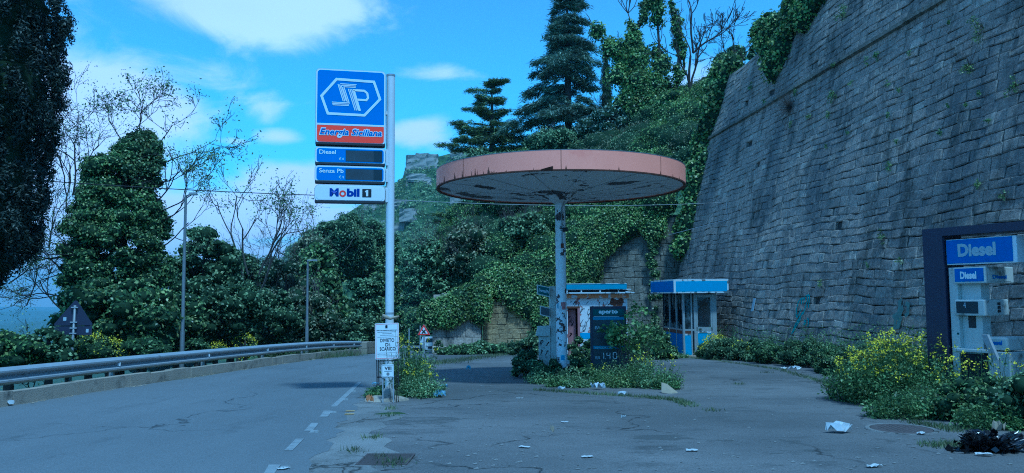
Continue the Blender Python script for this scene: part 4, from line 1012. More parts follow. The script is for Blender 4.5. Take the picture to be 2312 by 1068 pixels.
# ================================================================== KIOSK
def kiosk():
    X0, X1, Y0, Y1 = 6.34, 7.62, 28.9, 31.7; g = hz(28.9)+.02
    rt = root('kiosk', (X0-.02, Y0, g), 'small blue glazed attendant kiosk with pale blue fascia and broken panes', 'kiosk', rz=R(4))
    W_, D_ = X1-X0, Y1-Y0; zf = P(1540, 662, 28.9).z-g; ztop = P(1540, 631, 28.6).z-g
    MB().box(-.14, W_+.5, -.35, D_+.2, -.12, .06, .01).build('plinth', 'concrete', rt)
    # fascia with white edging
    f = MB().box(-.42, W_+.36, -.35, D_+.3, zf, ztop).build('fascia', 'kiosk_white', rt)
    MB().flat([(-.34, zf+.06), (W_+.30, zf+.06), (W_+.30, ztop-.07), (-.34, ztop-.07)], -.354).build('fascia_panel', 'kiosk_blue', f)
    MB().add([(-.424, -.31, zf+.05), (-.424, D_+.26, zf+.05), (-.424, D_+.26, ztop-.05), (-.424, -.31, ztop-.05)], [(0, 1, 2, 3)]).build('fascia_panel', 'kiosk_blue_shaded', f)
    MB().box(-.3, W_+.4, -.25, D_+.2, ztop, ztop+.02).build('roof', 'galvanised', rt)
    MB().box(.02, W_-.02, .05, D_-.05, zf-.06, zf-.02).build('ceiling', 'interior_shade', rt)
    fr = 'kiosk_frame'; sill = .98
    for x, w in ((.0, .07), (.30, .05), (.42, .08), (W_-.16, .16)):
        MB().box(x, x+w, -.0, .06, .06, zf).build('mullion', fr, rt)
    MB().box(.07, .42, .002, .055, sill-.03, sill+.03).build('transom', fr, rt)
    MB().box(.07, .30, .01, .05, .07, sill-.2).build('lower_panel', 'kiosk_blue', rt); MB().box(.07, .30, .008, .05, sill-.2, sill-.14).build('white_strip', 'kiosk_white', rt); MB().box(.07, .30, .008, .05, sill-.14, sill-.03).build('rusty_strip', 'rust', rt)
    # door
    d = MB().box(.50, W_-.16, .012, .05, sill-.05, sill+.10).build('door', fr, rt)
    MB().box(.50, .565, .012, .05, .08, zf-.05).build('door_stile', fr, d); MB().box(W_-.225, W_-.16, .012, .05, .08, zf-.05).build('door_stile', fr, d)
    MB().box(.565, W_-.225, .012, .05, zf-.16, zf-.05).build('door_rail', fr, d)
    MB().box(.565, W_-.225, .02, .04, .1, sill-.13).build('door_panel', 'kiosk_blue', d); MB().box(.565, W_-.225, .016, .04, sill-.13, sill-.05).build('door_strip', 'kiosk_white', d)
    MB().box(.60, .70, -.03, .012, sill+.03, sill+.05).build('handle', 'dark_metal', d)
    # jagged remains of the door glass
    def shards(x0, x1, z0, z1, y, par, seed, thick=.16, axis='x'):
        r = random.Random(seed); n = 22; out = []; inn = []
        w, h = x1-x0, z1-z0
        for i in range(n):
            t = i/n*4; 
            if t < 1: p = (x0+w*t, z0)
            elif t < 2: p = (x1, z0+h*(t-1))
            elif t < 3: p = (x1-w*(t-2), z1)
            else: p = (x0, z1-h*(t-3))
            cx, cz = (x0+x1)/2, (z0+z1)/2; q = r.uniform(.03, thick)*(2.2 if p[1] > cz+h*.2 else 1); out.append(p); inn.append((p[0]+(cx-p[0])*q, p[1]+(cz-p[1])*q))
        V = [(a, y, b_) for a, b_ in out+inn] if axis == 'x' else [(y, a, b_) for a, b_ in out+inn]
        F = [(i, (i+1) % n, n+(i+1) % n, n+i) for i in range(n)]
        return MB().add(V, F).build('broken_pane', 'glass', par)
    shards(.565, W_-.225, sill+.1, zf-.16, .03, d, 1)
    MB().box(.07, .30, .025, .03, sill+.03, zf-.02).build('pane', 'glass', rt)
    # left side: posts, panes, lower panels
    n = 3
    for i in range(n+1):
        y = D_*i/n; MB().box(-.0, .06, max(.061, y-.035), min(D_, y+.035) if i else .11, .06, zf).build('mullion', fr, rt)
    MB().box(.004, .05, .11, D_, sill-.03, sill+.03).build('transom', fr, rt)
    for i in range(n):
        a, b_ = D_*i/n+.04+(.07 if i == 0 else 0), D_*(i+1)/n-.04
        MB().box(.012, .045, a, b_, .07, sill-.16).build('lower_panel', 'kiosk_blue_shaded', rt); MB().box(.010, .045, a, b_, sill-.16, sill-.03).build('rusty_strip', 'rust', rt)
        shards(a, b_, sill+.03, zf-.02, .03, rt, 10+i, .45, 'y')
    MB().box(.0, W_, D_-.05, D_, .06, zf).build('back_wall', 'interior_shade', rt); MB().box(W_-.04, W_, .06, D_-.05, .06, zf).build('side_wall', 'kiosk_frame', rt)
    MB().tube([(.66, .9, .06), (.66, .9, zf-.06)], .05, 8).build('inner_pipe', 'pole_grey', rt)
m_, nt, N, L = new_mat('glass')
a = N.new('ShaderNodeBsdfPrincipled'); a.inputs['Base Color'].default_value = (.18, .22, .24, 1); a.inputs['Roughness'].default_value = .25
b = N.new('ShaderNodeBsdfTransparent'); b.inputs[0].default_value = (.55, .6, .62, 1); x_ = N.new('ShaderNodeMixShader'); o = N.new('ShaderNodeOutputMaterial')
tc = N.new('ShaderNodeTexCoord'); nn_ = N.new('ShaderNodeTexNoise'); nn_.inputs['Scale'].default_value = 4; nn_.inputs['Detail'].default_value = 6; L.new(tc.outputs['Object'], nn_.inputs['Vector'])
mr_ = N.new('ShaderNodeMapRange'); L.new(nn_.outputs['Fac'], mr_.inputs[0]); mr_.inputs[1].default_value = .4; mr_.inputs[2].default_value = .6; mr_.inputs[3].default_value = .9; mr_.inputs[4].default_value = .35
L.new(mr_.outputs[0], x_.inputs[0]); L.new(b.outputs[0], x_.inputs[2]); L.new(a.outputs[0], x_.inputs[1])
x_.inputs[0].default_value = .5; L.new(x_.outputs[0], o.inputs[0])
kiosk()

# ================================================================== DERELICT SHED
def scrawl(x0, x1, z0, z1, y, seed, w=.03, n=6, mat='spray_dark', par=None, name='graffiti', pl='x'):
    r = random.Random(seed); mb = MB()
    for i in range(n):
        cx, cz = r.uniform(x0, x1), r.uniform(z0, z1); s_ = min(x1-x0, z1-z0)*r.uniform(.12, .3); a = r.uniform(0, 6); pts = []
        for k in range(12):
            a += r.uniform(-.1, .9); pts.append((min(x1, max(x0, cx+math.cos(a)*s_*(.6+.4*math.sin(k)))), min(z1, max(z0, cz+math.sin(a*1.3)*s_+k*s_*.06))))
        pts = [p for j, p in enumerate(pts) if j == 0 or (abs(p[0]-pts[j-1][0])+abs(p[1]-pts[j-1][1])) > 1e-3]
        mb.stroke(pts, w*r.uniform(.6, 1.2), y-.001*i)
    return mb.build(name, mat, par)
def shed():
    Y = 30; k = Y/1750; g = hz(Y); X0 = P(1262, 665, Y).x; X1 = P(1416, 665, Y).x; W_ = X1-X0; Z = lambda py: (CAMZ+(665-py)*k)-g
    rt = root('derelict_shed', (X0, Y, g), 'derelict white shed with peeling graffiti walls, open doorway and blue metal fascia', 'shed')
    X = lambda px: (px-1262)*k; d = 3.2; t = .12
    xd0, xd1 = X(1281), X(1305); zd = Z(697); zw = Z(674)
    w = MB().box(0, xd0, 0, t, -.1, zw).box(xd1, W_, 0, t, -.1, zw).box(xd0, xd1, 0, t, zd, zw)
    w = w.build('front_wall', 'graffiti_wall', rt); MB().box(0, t, t, d, -.1, zw).build('side_wall', 'graffiti_wall', rt); MB().box(W_-t, W_, t, d, -.1, zw).build('side_wall', 'graffiti_wall', rt)
    MB().box(t, W_-t, d-t, d, -.1, zw).build('back_wall', 'interior_shade', rt)
    MB().box(xd1-.03, xd1+.06, -.03, .0, -.1, zd).build('door_jamb', 'pink_paint', rt); MB().box(xd0-.05, xd1+.06, -.03, .0, zd, zd+.08).build('door_lintel', 'rust', rt)
    dl = MB().box(X(1283), X(1300), .30, .34, 0, zd-.05).build('door', 'pink_paint', rt); scrawl(X(1284), X(1299), .5, zd-.3, .298, 5, .035, 5, par=dl)
    MB().box(X(1305), X(1345), -.008, 0, Z(765), Z(752)).build('blue_dado', 'kiosk_blue', rt)
    MB().box(-.1, W_+.05, -.12, d, zw, Z(665.5)).build('orange_band', 'orange_band', rt)
    MB().box(-.1, W_+.12, -.22, -.14, Z(664), Z(661)).build('fascia_rail', 'kiosk_white', rt); MB().box(-.1, W_+.12, -.22, -.14, Z(656), Z(654)).build('fascia_rail', 'kiosk_white', rt)
    for px in (1278, 1310, 1352, 1393): MB().box(X(px), X(px)+.05, -.21, -.15, Z(661), Z(656)).build('fascia_stud', 'kiosk_white', rt)
    f = MB().box(-.1, W_-.05, -.24, -.14, Z(654), Z(643)).build('fascia', 'fascia_blue', rt); MB().box(-.1, W_-.05, -.25, -.15, Z(643), Z(641.5)).build('fascia_lip', 'kiosk_white', f)
    MB().box(-.05, W_+.0, -.1, d, Z(665.5), Z(655)).build('roof_shade_block', 'interior_shade', rt)  # solid near-black block painted in for the shade under the roof
    MB().box(-.08, W_, -.1, d, Z(655), Z(652)).build('roof', 'galvanised', rt)
    MB().prism([(W_-.1, Z(659)), (W_+.25, Z(662)), (W_+.22, Z(664)), (W_-.1, Z(662))], -.3, -.2).build('bent_flashing', 'kiosk_white', rt)
    scrawl(X(1286), X(1345), Z(697), Z(682), -.006, 21, .016, 7, par=w); scrawl(X(1308), X(1360), Z(748), Z(698), -.006, 22, .018, 9, par=w); scrawl(X(1352), X(1412), Z(745), Z(684), -.006, 23, .02, 7, par=w, mat='rust')
    # rust blotches at the top right
    r = random.Random(8); mb = MB()
    for i in range(10):
        cx, cz, s_ = X(r.uniform(1382, 1402)), Z(r.uniform(678, 692)), r.uniform(.05, .14); pts = [(cx+math.cos(a)*s_*r.uniform(.6, 1.2), cz+math.sin(a)*s_*r.uniform(.6, 1.4)) for a in [6.28*j/11 for j in range(11)]]; mb.flat(pts, -.003-.0004*i)
    mb.build('rust_patch', 'rust', w)
shed()
# wall plate, spray marks on the big wall
def wall_frame(px, py):
    q = onwall(px, py, .045); t = Vector((-.084, 1, 0)).normalized(); x = -t  # picture right = towards the camera
    z = nw.cross(x); z = z if z.z > 0 else -z; m = Matrix((x, -nw, z)).transposed().to_4x4(); m.translation = q; return m
o_ = MB().box(-.10, .10, -.012, .0, -.24, .24).build('wall_notice', 'letter_grey'); o_.matrix_world = wall_frame(1704, 689); tag(o_, 'small white notice plate fixed to the huge wall right of the kiosk', 'notice')
def spray(px, py, sc, strokes, w, mat, label):
    mb = MB()
    for i, s_ in enumerate(strokes): mb.stroke([((a)*sc, b_*sc) for a, b_ in s_], w, -.001*i)
    o_ = mb.build('graffiti', mat); o_.matrix_world = wall_frame(px, py); tag(o_, label, 'graffiti')
spray(1820, 705, .9, [[(-.55, .42), (-.62, .35), (-.66, .1), (-.62, -.1), (-.5, -.2), (-.38, -.05), (-.34, .1)], [(-.5, .42), (-.38, .48), (-.36, .25)], [(-.3, .45), (-.22, .5), (-.2, .3)], [(-.12, .55), (0, .58), (.05, .4), (-.02, .1), (-.1, -.1)],
      [(.0, .6), (.15, .55), (.2, .3), (.22, .15)], [(-.18, -.05), (-.25, -.3), (-.45, -.55), (-.6, -.75)], [(-.1, 0), (-.28, -.2), (-.5, -.45), (-.66, -.8)], [(.3, -.2), (.42, -.3), (.45, -.5)], [(.1, -.35), (.16, -.28), (.22, -.38), (.14, -.45), (.1, -.35)]], .045, 'spray_cyan', 'turquoise spray painted scrawl on the huge wall above the weeds')
spray(2038, 722, .8, [[(-.3, .5), (-.2, .55), (-.18, .2), (-.35, .1), (-.1, 0), (-.1, -.3)], [(-.45, .1), (-.3, .05), (-.25, -.25), (-.05, -.2), (0, .1)], [(.1, .5), (.25, .45), (.3, .2), (.18, .1)], [(-.1, .4), (-.02, .3), (-.1, .1), (.02, -.05)]], .11, 'spray_pale', 'pale green smeared paint on the huge wall left of the blue pump')

# ================================================================== PRICE TOTEM
def totem():
    Y = 18.0; k = Y/1750; x = P(1333, 665, Y).x; g = Vector((x, Y, H(x, Y))); X = lambda px: (px-1333)*k; Z = lambda py: (CAMZ+(665-py)*k)-g.z
    rt = root('price_board', g, 'dark standing fuel price board with an open banner, half hidden by a leafy bush', 'price board')
    b = MB().box(X(1333), X(1413), 0, .22, -.1, Z(693), .012).build('cabinet', 'navy_metal', rt)
    MB().flat([(X(1338), Z(853)), (X(1408), Z(853)), (X(1408), Z(699)), (X(1338), Z(699))], -.003).build('face', 'totem_dark', b)
    MB().flat([(X(1338), Z(713)), (X(1408), Z(713)), (X(1408), Z(699)), (X(1338), Z(699))], -.006).build('header', 'green_sign', b)
    text('aperto', X(1351), X(1394), Z(712), Z(700.5), -.009, 'letter_white', b, bold=.045)
    MB().flat([(X(1338), Z(723)), (X(1408), Z(723)), (X(1408), Z(717)), (X(1338), Z(717))], -.006).build('blue_band', 'totem_blue', b); MB().flat([(X(1340), Z(716.2)), (X(1396), Z(716.2)), (X(1396), Z(714.8)), (X(1340), Z(714.8))], -.006).build('white_rule', 'letter_grey', b)
    MB().flat([(X(1338), Z(788)), (X(1408), Z(788)), (X(1408), Z(781)), (X(1338), Z(781))], -.006).build('blue_band', 'totem_blue', b)
    text('SENZA PB', X(1341), X(1378), Z(787), Z(782.5), -.009, 'letter_grey', b, bold=.02)
    for zt in (744, 810.5): text('E/l', X(1342), X(1352), Z(zt), Z(zt-6.5), -.009, 'letter_grey', b, bold=.02)
    def seg(x, z, w, h, on):
        mb = MB(); t = .018; g_ = .005
        S = {'a': [(x+g_, z+h), (x+w-g_, z+h)], 'g': [(x+g_, z+h/2), (x+w-g_, z+h/2)], 'd': [(x+g_, z), (x+w-g_, z)], 'f': [(x, z+h/2+g_), (x, z+h-g_)], 'b': [(x+w, z+h/2+g_), (x+w, z+h-g_)], 'e': [(x, z+g_), (x, z+h/2-g_)], 'c': [(x+w, z+g_), (x+w, z+h/2-g_)]}
        for s_ in on: mb.stroke(S[s_], t, -.009)
        return mb.build('price_digit', 'letter_white', b)
    z0, h = Z(809.5), Z(796)-Z(809.5)
    seg(X(1354), z0, .07, h, 'bc'); seg(X(1368), z0, .07, h, 'fgbc'); seg(X(1382), z0, .08, h, 'abcdef'); MB().flat([(X(1364), z0-.01), (X(1366), z0-.01), (X(1366), z0+.01), (X(1364), z0+.01)], -.009).build('price_digit', 'letter_white', b)
    seg(X(1384), Z(744), .07, h, 'abc')
    for zt, zb in ((752, 757), (815, 821)): MB().flat([(X(1338), Z(zb)), (X(1408), Z(zb)), (X(1408), Z(zt)), (X(1338), Z(zt))], -.005).build('trim_strip', 'display_dim', b)
    return rt
totem()

# ================================================================== PUMPS
def diesel_pump():
    Y = 12.5; p = P(2150, 665, Y); g = Vector((p.x, Y, H(p.x, Y)))
    rt = root('diesel_pump', g, 'large pale fuel pump with blue diesel panels under a dark portal frame', 'fuel pump', rz=R(-63))
    k = Y/1750; Z = lambda py: (CAMZ+(665-py)*k)-g.z
    # portal frame
    fr = MB().box(-.36, -.02, -.16, .34, -.1, Z(540)).build('portal_frame', 'navy_metal', rt)
    MB().box(-.36, 2.3, -.16, .34, Z(540), Z(540)+.13).build('portal_beam', 'navy_metal', fr); MB().box(1.98, 2.3, -.16, .34, -.1, Z(540)).build('portal_post', 'navy_metal', fr)
    # top panel
    zt, zb = Z(548), Z(606); tp = MB().box(.0, 1.10, -.10, .10, zb, zt-.01, .01).build('top_panel', 'letter_white', rt)
    MB().box(.012, 1.04, -.112, -.098, zb+.02, zt-.02, .004).build('panel_face', 'pump_blue', tp)
    text('Diesel', .20, .80, zb+.12, zb+.33, -.116, 'letter_grey', tp, bold=.05)
    # column
    c = MB().box(.02, .16, -.10, .22, -.1, Z(612), .012).build('column', 'pump_cream', rt); MB().box(.16, .48, -.02, .20, -.1, Z(618), .01).build('column_panel', 'pump_cream', rt)
    MB().box(.26, .38, -.024, -.015, Z(745), Z(715)).build('dark_patch', 'dark_metal', rt); MB().box(.115, .15, -.104, -.09, Z(760), Z(756)).build('green_label', 'green_sign', c)  # dark rectangle on the column panel below the display box
    # upper box
    def head(z1, z0, name, x1=.64, d=.72):
        return MB().box(.12, x1, -.14, -.14+d, z0, z1, .02).build(name, 'pump_cream', rt)
    z1, z0 = Z(612), Z(648); h1 = head(z1, z0, 'upper_box', .64)
    MB().flat([(.15, z0+.03), (.61, z0+.03), (.61, z1-.02), (.15, z1-.02)], -.143).build('panel_face', 'pump_blue', h1); text('Diesel', .24, .50, z0+.07, z0+.19, -.147, 'letter_white', h1, bold=.05)
    def side_text(par, x, y0, y1, z0_, z1_, s, mat):
        o = text(s, y0, y1, z0_, z1_, 0, mat, par, bold=.04); me = o.data; c_ = np.empty(len(me.vertices)*3, np.float32); me.vertices.foreach_get('co', c_); c_ = c_.reshape(-1, 3); c_ = np.stack([np.full(len(c_), x), c_[:, 0], c_[:, 2]], 1).astype(np.float32); me.vertices.foreach_set('co', c_.ravel())
    MB().add([(.644, -.10, z0+.03), (.644, .50, z0+.03), (.644, .50, z1-.03), (.644, -.10, z1-.03)], [(0, 1, 2, 3)]).build('side_recess', 'pump_cream', h1)
    side_text(h1, .648, .02, .38, z0+.07, z0+.13, 'Diesel', 'letter_blue')
    z1, z0 = Z(683), Z(718); h2 = head(z1, z0, 'display_box', .60, .62)
    MB().flat([(.15, z0+.035), (.50, z0+.035), (.50, z1-.03), (.15, z1-.03)], -.143).build('display', 'display_black', h2); text('4', .27, .31, z0+.12, z0+.21, -.147, 'letter_grey', h2, bold=.0)
    for i in range(3): MB().add([(.603, .18, z0+.05+.055*i), (.603, .26, z0+.05+.055*i), (.603, .26, z0+.095+.055*i), (.603, .18, z0+.095+.055*i)], [(0, 1, 2, 3)]).build('socket', 'dark_metal', h2)
    # desk and lower cabinet
    z2 = Z(790); ds = MB().box(.08, .68, -.14, .44, z2-.05, z2, .01).build('desk', 'pump_cream', rt)
    MB().box(.13, .60, -.10, .24, .2, z2-.08).build('cavity_shade_block', 'interior_shade', rt)  # solid near-black block stands in for the shaded hollow below the desk
    MB().box(.60, .92, -.12, .44, -.1, z2-.02, .012).build('lower_cabinet', 'pump_cream', rt); sb = MB().box(.55, .88, -.08, .40, z2+.0, z2+.20, .03).build('nozzle_housing', 'pump_cream', rt)
    text('Diesel', .58, .80, z2+.08, z2+.15, -.084, 'letter_blue', sb, bold=.04)
    MB().add([( .60,-.26,z2+.24),(.70,-.28,z2+.24),(.88,-.34,z2-.12),(.78,-.32,z2-.14),(.60,-.20,z2+.24),(.70,-.22,z2+.24),(.88,-.28,z2-.12),(.78,-.26,z2-.14)], [(0,1,2,3),(7,6,5,4),(0,4,5,1),(1,5,6,2),(2,6,7,3),(3,7,4,0)]).build('nozzle_cover', 'galvanised', rt)
    scrawl(-.1, .1, z2-.45, z2-.1, 0, 4, .02, 4, par=None).name = 'graffiti'
    sg = bpy.data.objects['graffiti'] if False else None
    return rt
def diesel_fix():
    for o in list(bpy.data.objects):
        if o.parent is None and o.name.startswith('graffiti') and 'label' not in o:
            pr = bpy.data.objects['diesel_pump']; me = o.data
            for v in me.vertices: v.co = Vector((.854, v.co.x+.08, v.co.z))
            o.parent = pr
diesel_pump(); diesel_fix()
def side_pump():
    Y = 19.2; k = Y/1750; p = P(1248, 665, Y); g = Vector((p.x, Y, H(p.x, Y))); Z = lambda py: (CAMZ+(665-py)*k)-g.z
    rt = root('unleaded_pump', g, 'grey unleaded fuel pump seen from its edge, left of the canopy column', 'fuel pump', rz=R(0))
    # seen nearly edge-on; its face looks to the left
    c = MB().box(-.075, .065, -.10, .5, -.1, Z(647), .012).build('column', 'pump_cream', rt)
    MB().box(-.02, .20, .1, .55, Z(700), Z(650), .01).build('rear_housing', 'pole_grey', rt); MB().box(.0, .22, .1, .5, .0, Z(735)).build('rear_cabinet', 'dark_metal', rt)
    MB().prism([(.05, Z(703)), (.10, Z(703)), (.27, Z(765)), (.27, Z(790)), (.05, Z(790))], .12, .14).build('rear_cover', 'pump_cream', rt)
    def arm(px0, px1, zt, zb, mat, name, drop):
        # panel turned towards the left, sagging
        x0, x1 = (px0-1248)*k, (px1-1248)*k; V = []
        for (x, y, dz) in ((x0, -.15, 0), (x1, -.32, -drop), (x1, -.02, -drop), (x0, .15, 0)):
            V += [(x, y, Z(zb)+dz), (x, y, Z(zt)+dz)]
        o = MB().add(V, [(0, 2, 3, 1), (2, 4, 5, 3), (4, 6, 7, 5), (6, 0, 1, 7), (1, 3, 5, 7), (0, 6, 4, 2)]).build(name, 'pump_cream', rt)
        q = lambda t, s_: (x0+(x1-x0)*t, -.15-.17*t-.008, Z(zb)+(Z(zt)-Z(zb))*s_-drop*t)
        MB().add([q(.08, .1), q(.95, .1), q(.95, .9), q(.08, .9)], [(0, 1, 2, 3)]).build('panel_face', mat, o)
        return o, q
    o, q = arm(1212.5, 1240, 643, 665, 'green_sign', 'sign_arm', .07)
    t = text('SenzaPb', 0, 1, 0, 1, 0, 'letter_grey', o, bold=.05); me = t.data
    for v in me.vertices:
        a = q(.14+.8*v.co.x, .34+.34*v.co.z); v.co = Vector((a[0], a[1]-.006, a[2]))
    arm(1219, 1240, 690, 711, 'display_dim', 'display_arm', .055)
    hd = MB().prism([((1209-1248)*k, Z(757)), ((1214-1248)*k, Z(737)), ((1240-1248)*k, Z(736)), ((1240-1248)*k, Z(757))], -.2, .3).build('nozzle_hood', 'pump_cream', rt)
    lc = MB().box((1216-1248)*k, (1241-1248)*k, -.12, .3, -.1, Z(757), .01).build('lower_cabinet', 'pump_cream', rt)
    scrawl((1219-1248)*k, (1238-1248)*k, Z(800), Z(762), -.123, 14, .02, 5, par=lc)
side_pump()

# ================================================================== TREES
def place(px, Y, zoff=0):
    x = P(px, 665, Y).x; return Vector((x, Y, H(x, Y)+zoff))
def twigs_leaves(tips, n, size, spread):
    T = np.array([t[0] for t in tips]); M_ = np.array([t[2] for t in tips])
    C = np.concatenate([np.repeat(T, n, 0), np.repeat(M_, max(1, n//2), 0)]); C = C+rng.normal(size=C.shape)*spread
    return leafquads(C, unit(len(C), .3), size, .5, .5)
def broadleaf(name, label, px, Y, top, bot, wpx, mat='leaf_mid', size=.16, dens=26, nl=40, lr=.12, flat=.8, core=True, group=None, ztop=None, shape=1.0, base=None, asp=.65, cat='tree', bare=0, fill=.5):
    """crown between picture heights top and bot, width wpx, at distance Y"""
    g = place(px, Y) if base is None else base
    k = Y/1750; zt, zb = P(px, top, Y).z-g.z, P(px, bot, Y).z-g.z; rw = wpx*k/2; hh = (zt-zb)/2; c = (0, 0, (zt+zb)/2)
    r = rw*2*lr
    L = crown_lumps(c, (max(.1, rw-r*.8), max(.1, rw*.85-r*.8), max(.1, hh-r*.7)), nl, r, flat, fill)
    if shape != 1.0:
        L = [(x*(1-(1-shape)*max(0, (z-c[2])/hh)), y*(1-(1-shape)*max(0, (z-c[2])/hh)), z, a, b_, cc) for x, y, z, a, b_, cc in L]
    tr = MB(); zc = zb*.4; tr.tube([(0, 0, -1.2), (.05, 0, max(.2, zc)), (0, .05, c[2]), (0, 0, zt-hh*.3)], [rw*.09+.05, rw*.07+.04, rw*.04+.03, .02], 8)
    for i in range(6):
        l = L[rng.integers(len(L))]; z0 = rng.uniform(.3, .8)*c[2]; tr.tube([(0, 0, z0), (l[0]*.5, l[1]*.5, (z0+l[2])*.55), (l[0], l[1], l[2])], [rw*.03+.02, rw*.02+.015, .012], 6)
    rt = shrub(name, label, cat, g.x, g.y, g.z, L, mat, size, dens, group, core, tr, asp=asp)
    if bare:
        out, tips = [], []
        for i in range(bare):
            l = L[rng.integers(len(L))]; branches((l[0]*.8, l[1]*.8, l[2]), (l[0], l[1], 1.2*hh), hh*.5, .018, 2, out=out, tips=tips, rmin=.006)
        branch_mesh(out, 3).build('bare_twigs', 'twig', rt)
    return rt
# --- cypress close on the left
def big_cypress():
    Y = 16.5; x = P(-75, 665, Y).x; g = Vector((x, Y, H(x, Y))); k = Y/1750
    edge = [(-260, 50), (-120, 95), (0, 114), (60, 120), (130, 124), (190, 130), (215, 124), (240, 102), (300, 94), (380, 92), (450, 98), (500, 92), (540, 76), (580, 44), (620, 5), (650, -25), (670, -55)]
    rt = root('cypress', g, 'huge dark cypress filling the top left corner beside the road', 'tree')
    MB().tube([(0, 0, -1), (0, 0, 3), (0, 0, 12)], [.3, .25, .05], 12).build('trunk', 'bark', rt, smooth=True)
    L = []
    for i in range(1700):
        py = rng.uniform(-250, 668); ex = interp(edge, py); z = CAMZ+(665-py)*k-g.z; R_ = max(.05, (ex+75)*k-.10)
        a = rng.uniform(0, 2*math.pi); q = rng.uniform(.8, 1.0)*(1+.07*math.sin(z*2.1+a*2)+.05*math.sin(z*5+a)); r_ = rng.uniform(.06, .16); L.append((math.cos(a)*R_*q, math.sin(a)*R_*q, z, r_, r_, r_*2.1))
    V, F = lumps_leaves(L, 330, .085, thick=.55, up=.6, jit=.8, asp=.35); npmesh('crown', V, F, 'leaf_cypress', rt)
    L2 = [(0, 0, CAMZ+(665-py)*k-g.z, max(.1, (interp(edge, py)+75)*k*.9), max(.1, (interp(edge, py)+75)*k*.9), .75) for py in range(-240, 650, 28)]
    V, F = cores(L2, .78, .04); npmesh('shade_core', V, F, 'core_shade', rt)
big_cypress()
# dead branch sticking out of the cypress is a part of the bare tree behind it
def bare_tree(name, label, base, dirs, L, r, depth, leaf=0, lmat='leaf_olive', mat='twig', spread=.5, up=.1, n=3, group=None, lsize=.06, lspread=.12, kids=(2, 4), rmin=.006, shrink=.68, wob=.16):
    rt = root(name, base, label, 'tree', group); out, tips = [], []
    for (s, d, l_) in dirs: branches(s, d, L*l_, r*l_, depth, spread, up, out=out, tips=tips, kids=kids, rmin=rmin, shrink=shrink, wob=wob)
    branch_mesh(out, 4).build('trunk', mat, rt)
    if leaf:
        V, F = twigs_leaves(tips, leaf, lsize, lspread); npmesh('crown', V, F, lmat, rt)
    return rt
g = place(60, 24); gz = lambda px, py, Y, g: tuple(P(px, py, Y)-g)
bare_tree('bare_tree', 'leafless spreading tree with fine twigs between the cypress and the ivy tree', g,
   [((.0, 0, 0), (.4, 0, 1), 1.2), (gz(205, 668, 24, g), (-1, 0, -.1), 1.0), (gz(200, 640, 24.5, g), (-1, .1, .25), 1.0), (gz(215, 600, 24, g), (-1, 0, .3), .9), (gz(140, 700, 24, g), (-.9, 0, .9), .9), (gz(110, 560, 24, g), (.1, 0, 1), .9), (gz(60, 690, 25, g), (.3, 0, 1), .8),
    (gz(150, 470, 24, g), (-.2, 0, 1), 1.0), (gz(165, 440, 24, g), (.1, 0, 1), 1.1), (gz(150, 440, 24.4, g), (-.7, 0, .8), .8), (gz(60, 600, 24.4, g), (.6, 0, .5), .8), (gz(20, 640, 24.4, g), (.8, 0, .2), .8)],
   1.45, .03, 4, leaf=5, spread=.5, up=.04, lsize=.055, kids=(2, 4), mat='twig_dark', lmat='leaf_mid', shrink=.72)
# --- ivy clad tree
def ivy_tree(name, label, px, Y, outline, mat, size, dens, lr, n, crownbr, seed, group=None, leafn=3, depth=4, brL=1.2, tw='twig_dark'):
    g = place(px, Y); k = Y/1750; rt = root(name, g, label, 'tree', group); L = []
    ys = [o_[0] for o_ in outline]
    for i in range(n):
        py = rng.uniform(ys[0], ys[-1]); cx, w = interp([(o_[0], o_[1]) for o_ in outline], py), interp([(o_[0], o_[2]) for o_ in outline], py)
        a = rng.uniform(0, 2*math.pi); q = rng.uniform(.45, 1)**.6; rr = lr*rng.uniform(.6, 1.4); R_ = max(0, w/2*k-rr*.6)
        L.append(((cx-px)*k+math.cos(a)*R_*q, math.sin(a)*R_*q*.8, P(px, py, Y).z-g.z, rr*1.15, rr*1.1, rr*.85))
    V, F = lumps_leaves(L, dens, size, thick=.38, up=.25, jit=.75, asp=.75); npmesh('crown', V, F, mat, rt)
    V, F = cores(L, .66); npmesh('shade_core', V, F, 'core_shade', rt)
    MB().tube([(0, 0, -2), (.0, 0, 1), (.1, 0, (P(px, ys[0], Y).z-g.z))], [.26, .22, .05], 10).build('trunk', 'bark', rt, smooth=True)
    out, tips = [], []
    for (ax, ay, dx, dz, s) in crownbr: branches(tuple(P(ax, ay, Y)-g), (dx, rng.uniform(-.2, .2), dz), brL*s, .021*s, depth, .42, .05, out=out, tips=tips, kids=(2, 3), shrink=.7, rmin=.007)
    if out:
        branch_mesh(out, 4).build('bare_branches', tw, rt)
        if leafn: V, F = twigs_leaves(tips, leafn, .085, .12); npmesh('sparse_leaves', V, F, 'leaf_mid', rt)
    return rt
ivy_tree('ivy_clad_tree', 'tall tree smothered in ivy, bare twigs rising from its top, left of the lamp', 270, 25,
   [(308, 314, 40), (340, 302, 110), (371, 270, 185), (441, 258, 185), (488, 262, 230), (558, 255, 260), (650, 265, 240), (700, 275, 230), (750, 280, 230), (815, 285, 250)],
   'leaf_ivy_dark', .078, 140, .28, 640, [(300, 330, .0, 1, 1.05), (312, 325, .35, 1, 1.1), (285, 330, -.75, .8, .95), (340, 350, .9, .9, 1.0), (340, 420, 1, .55, 1.1), (345, 460, 1, .45, 1.2), (350, 500, 1, .15, 1.2), (200, 420, -.3, 1, .9), (360, 560, 1, .35, 1.1), (330, 380, 1, .45, 1.2), (360, 480, 1, .7, 1.1)], 3, depth=4, leafn=4)
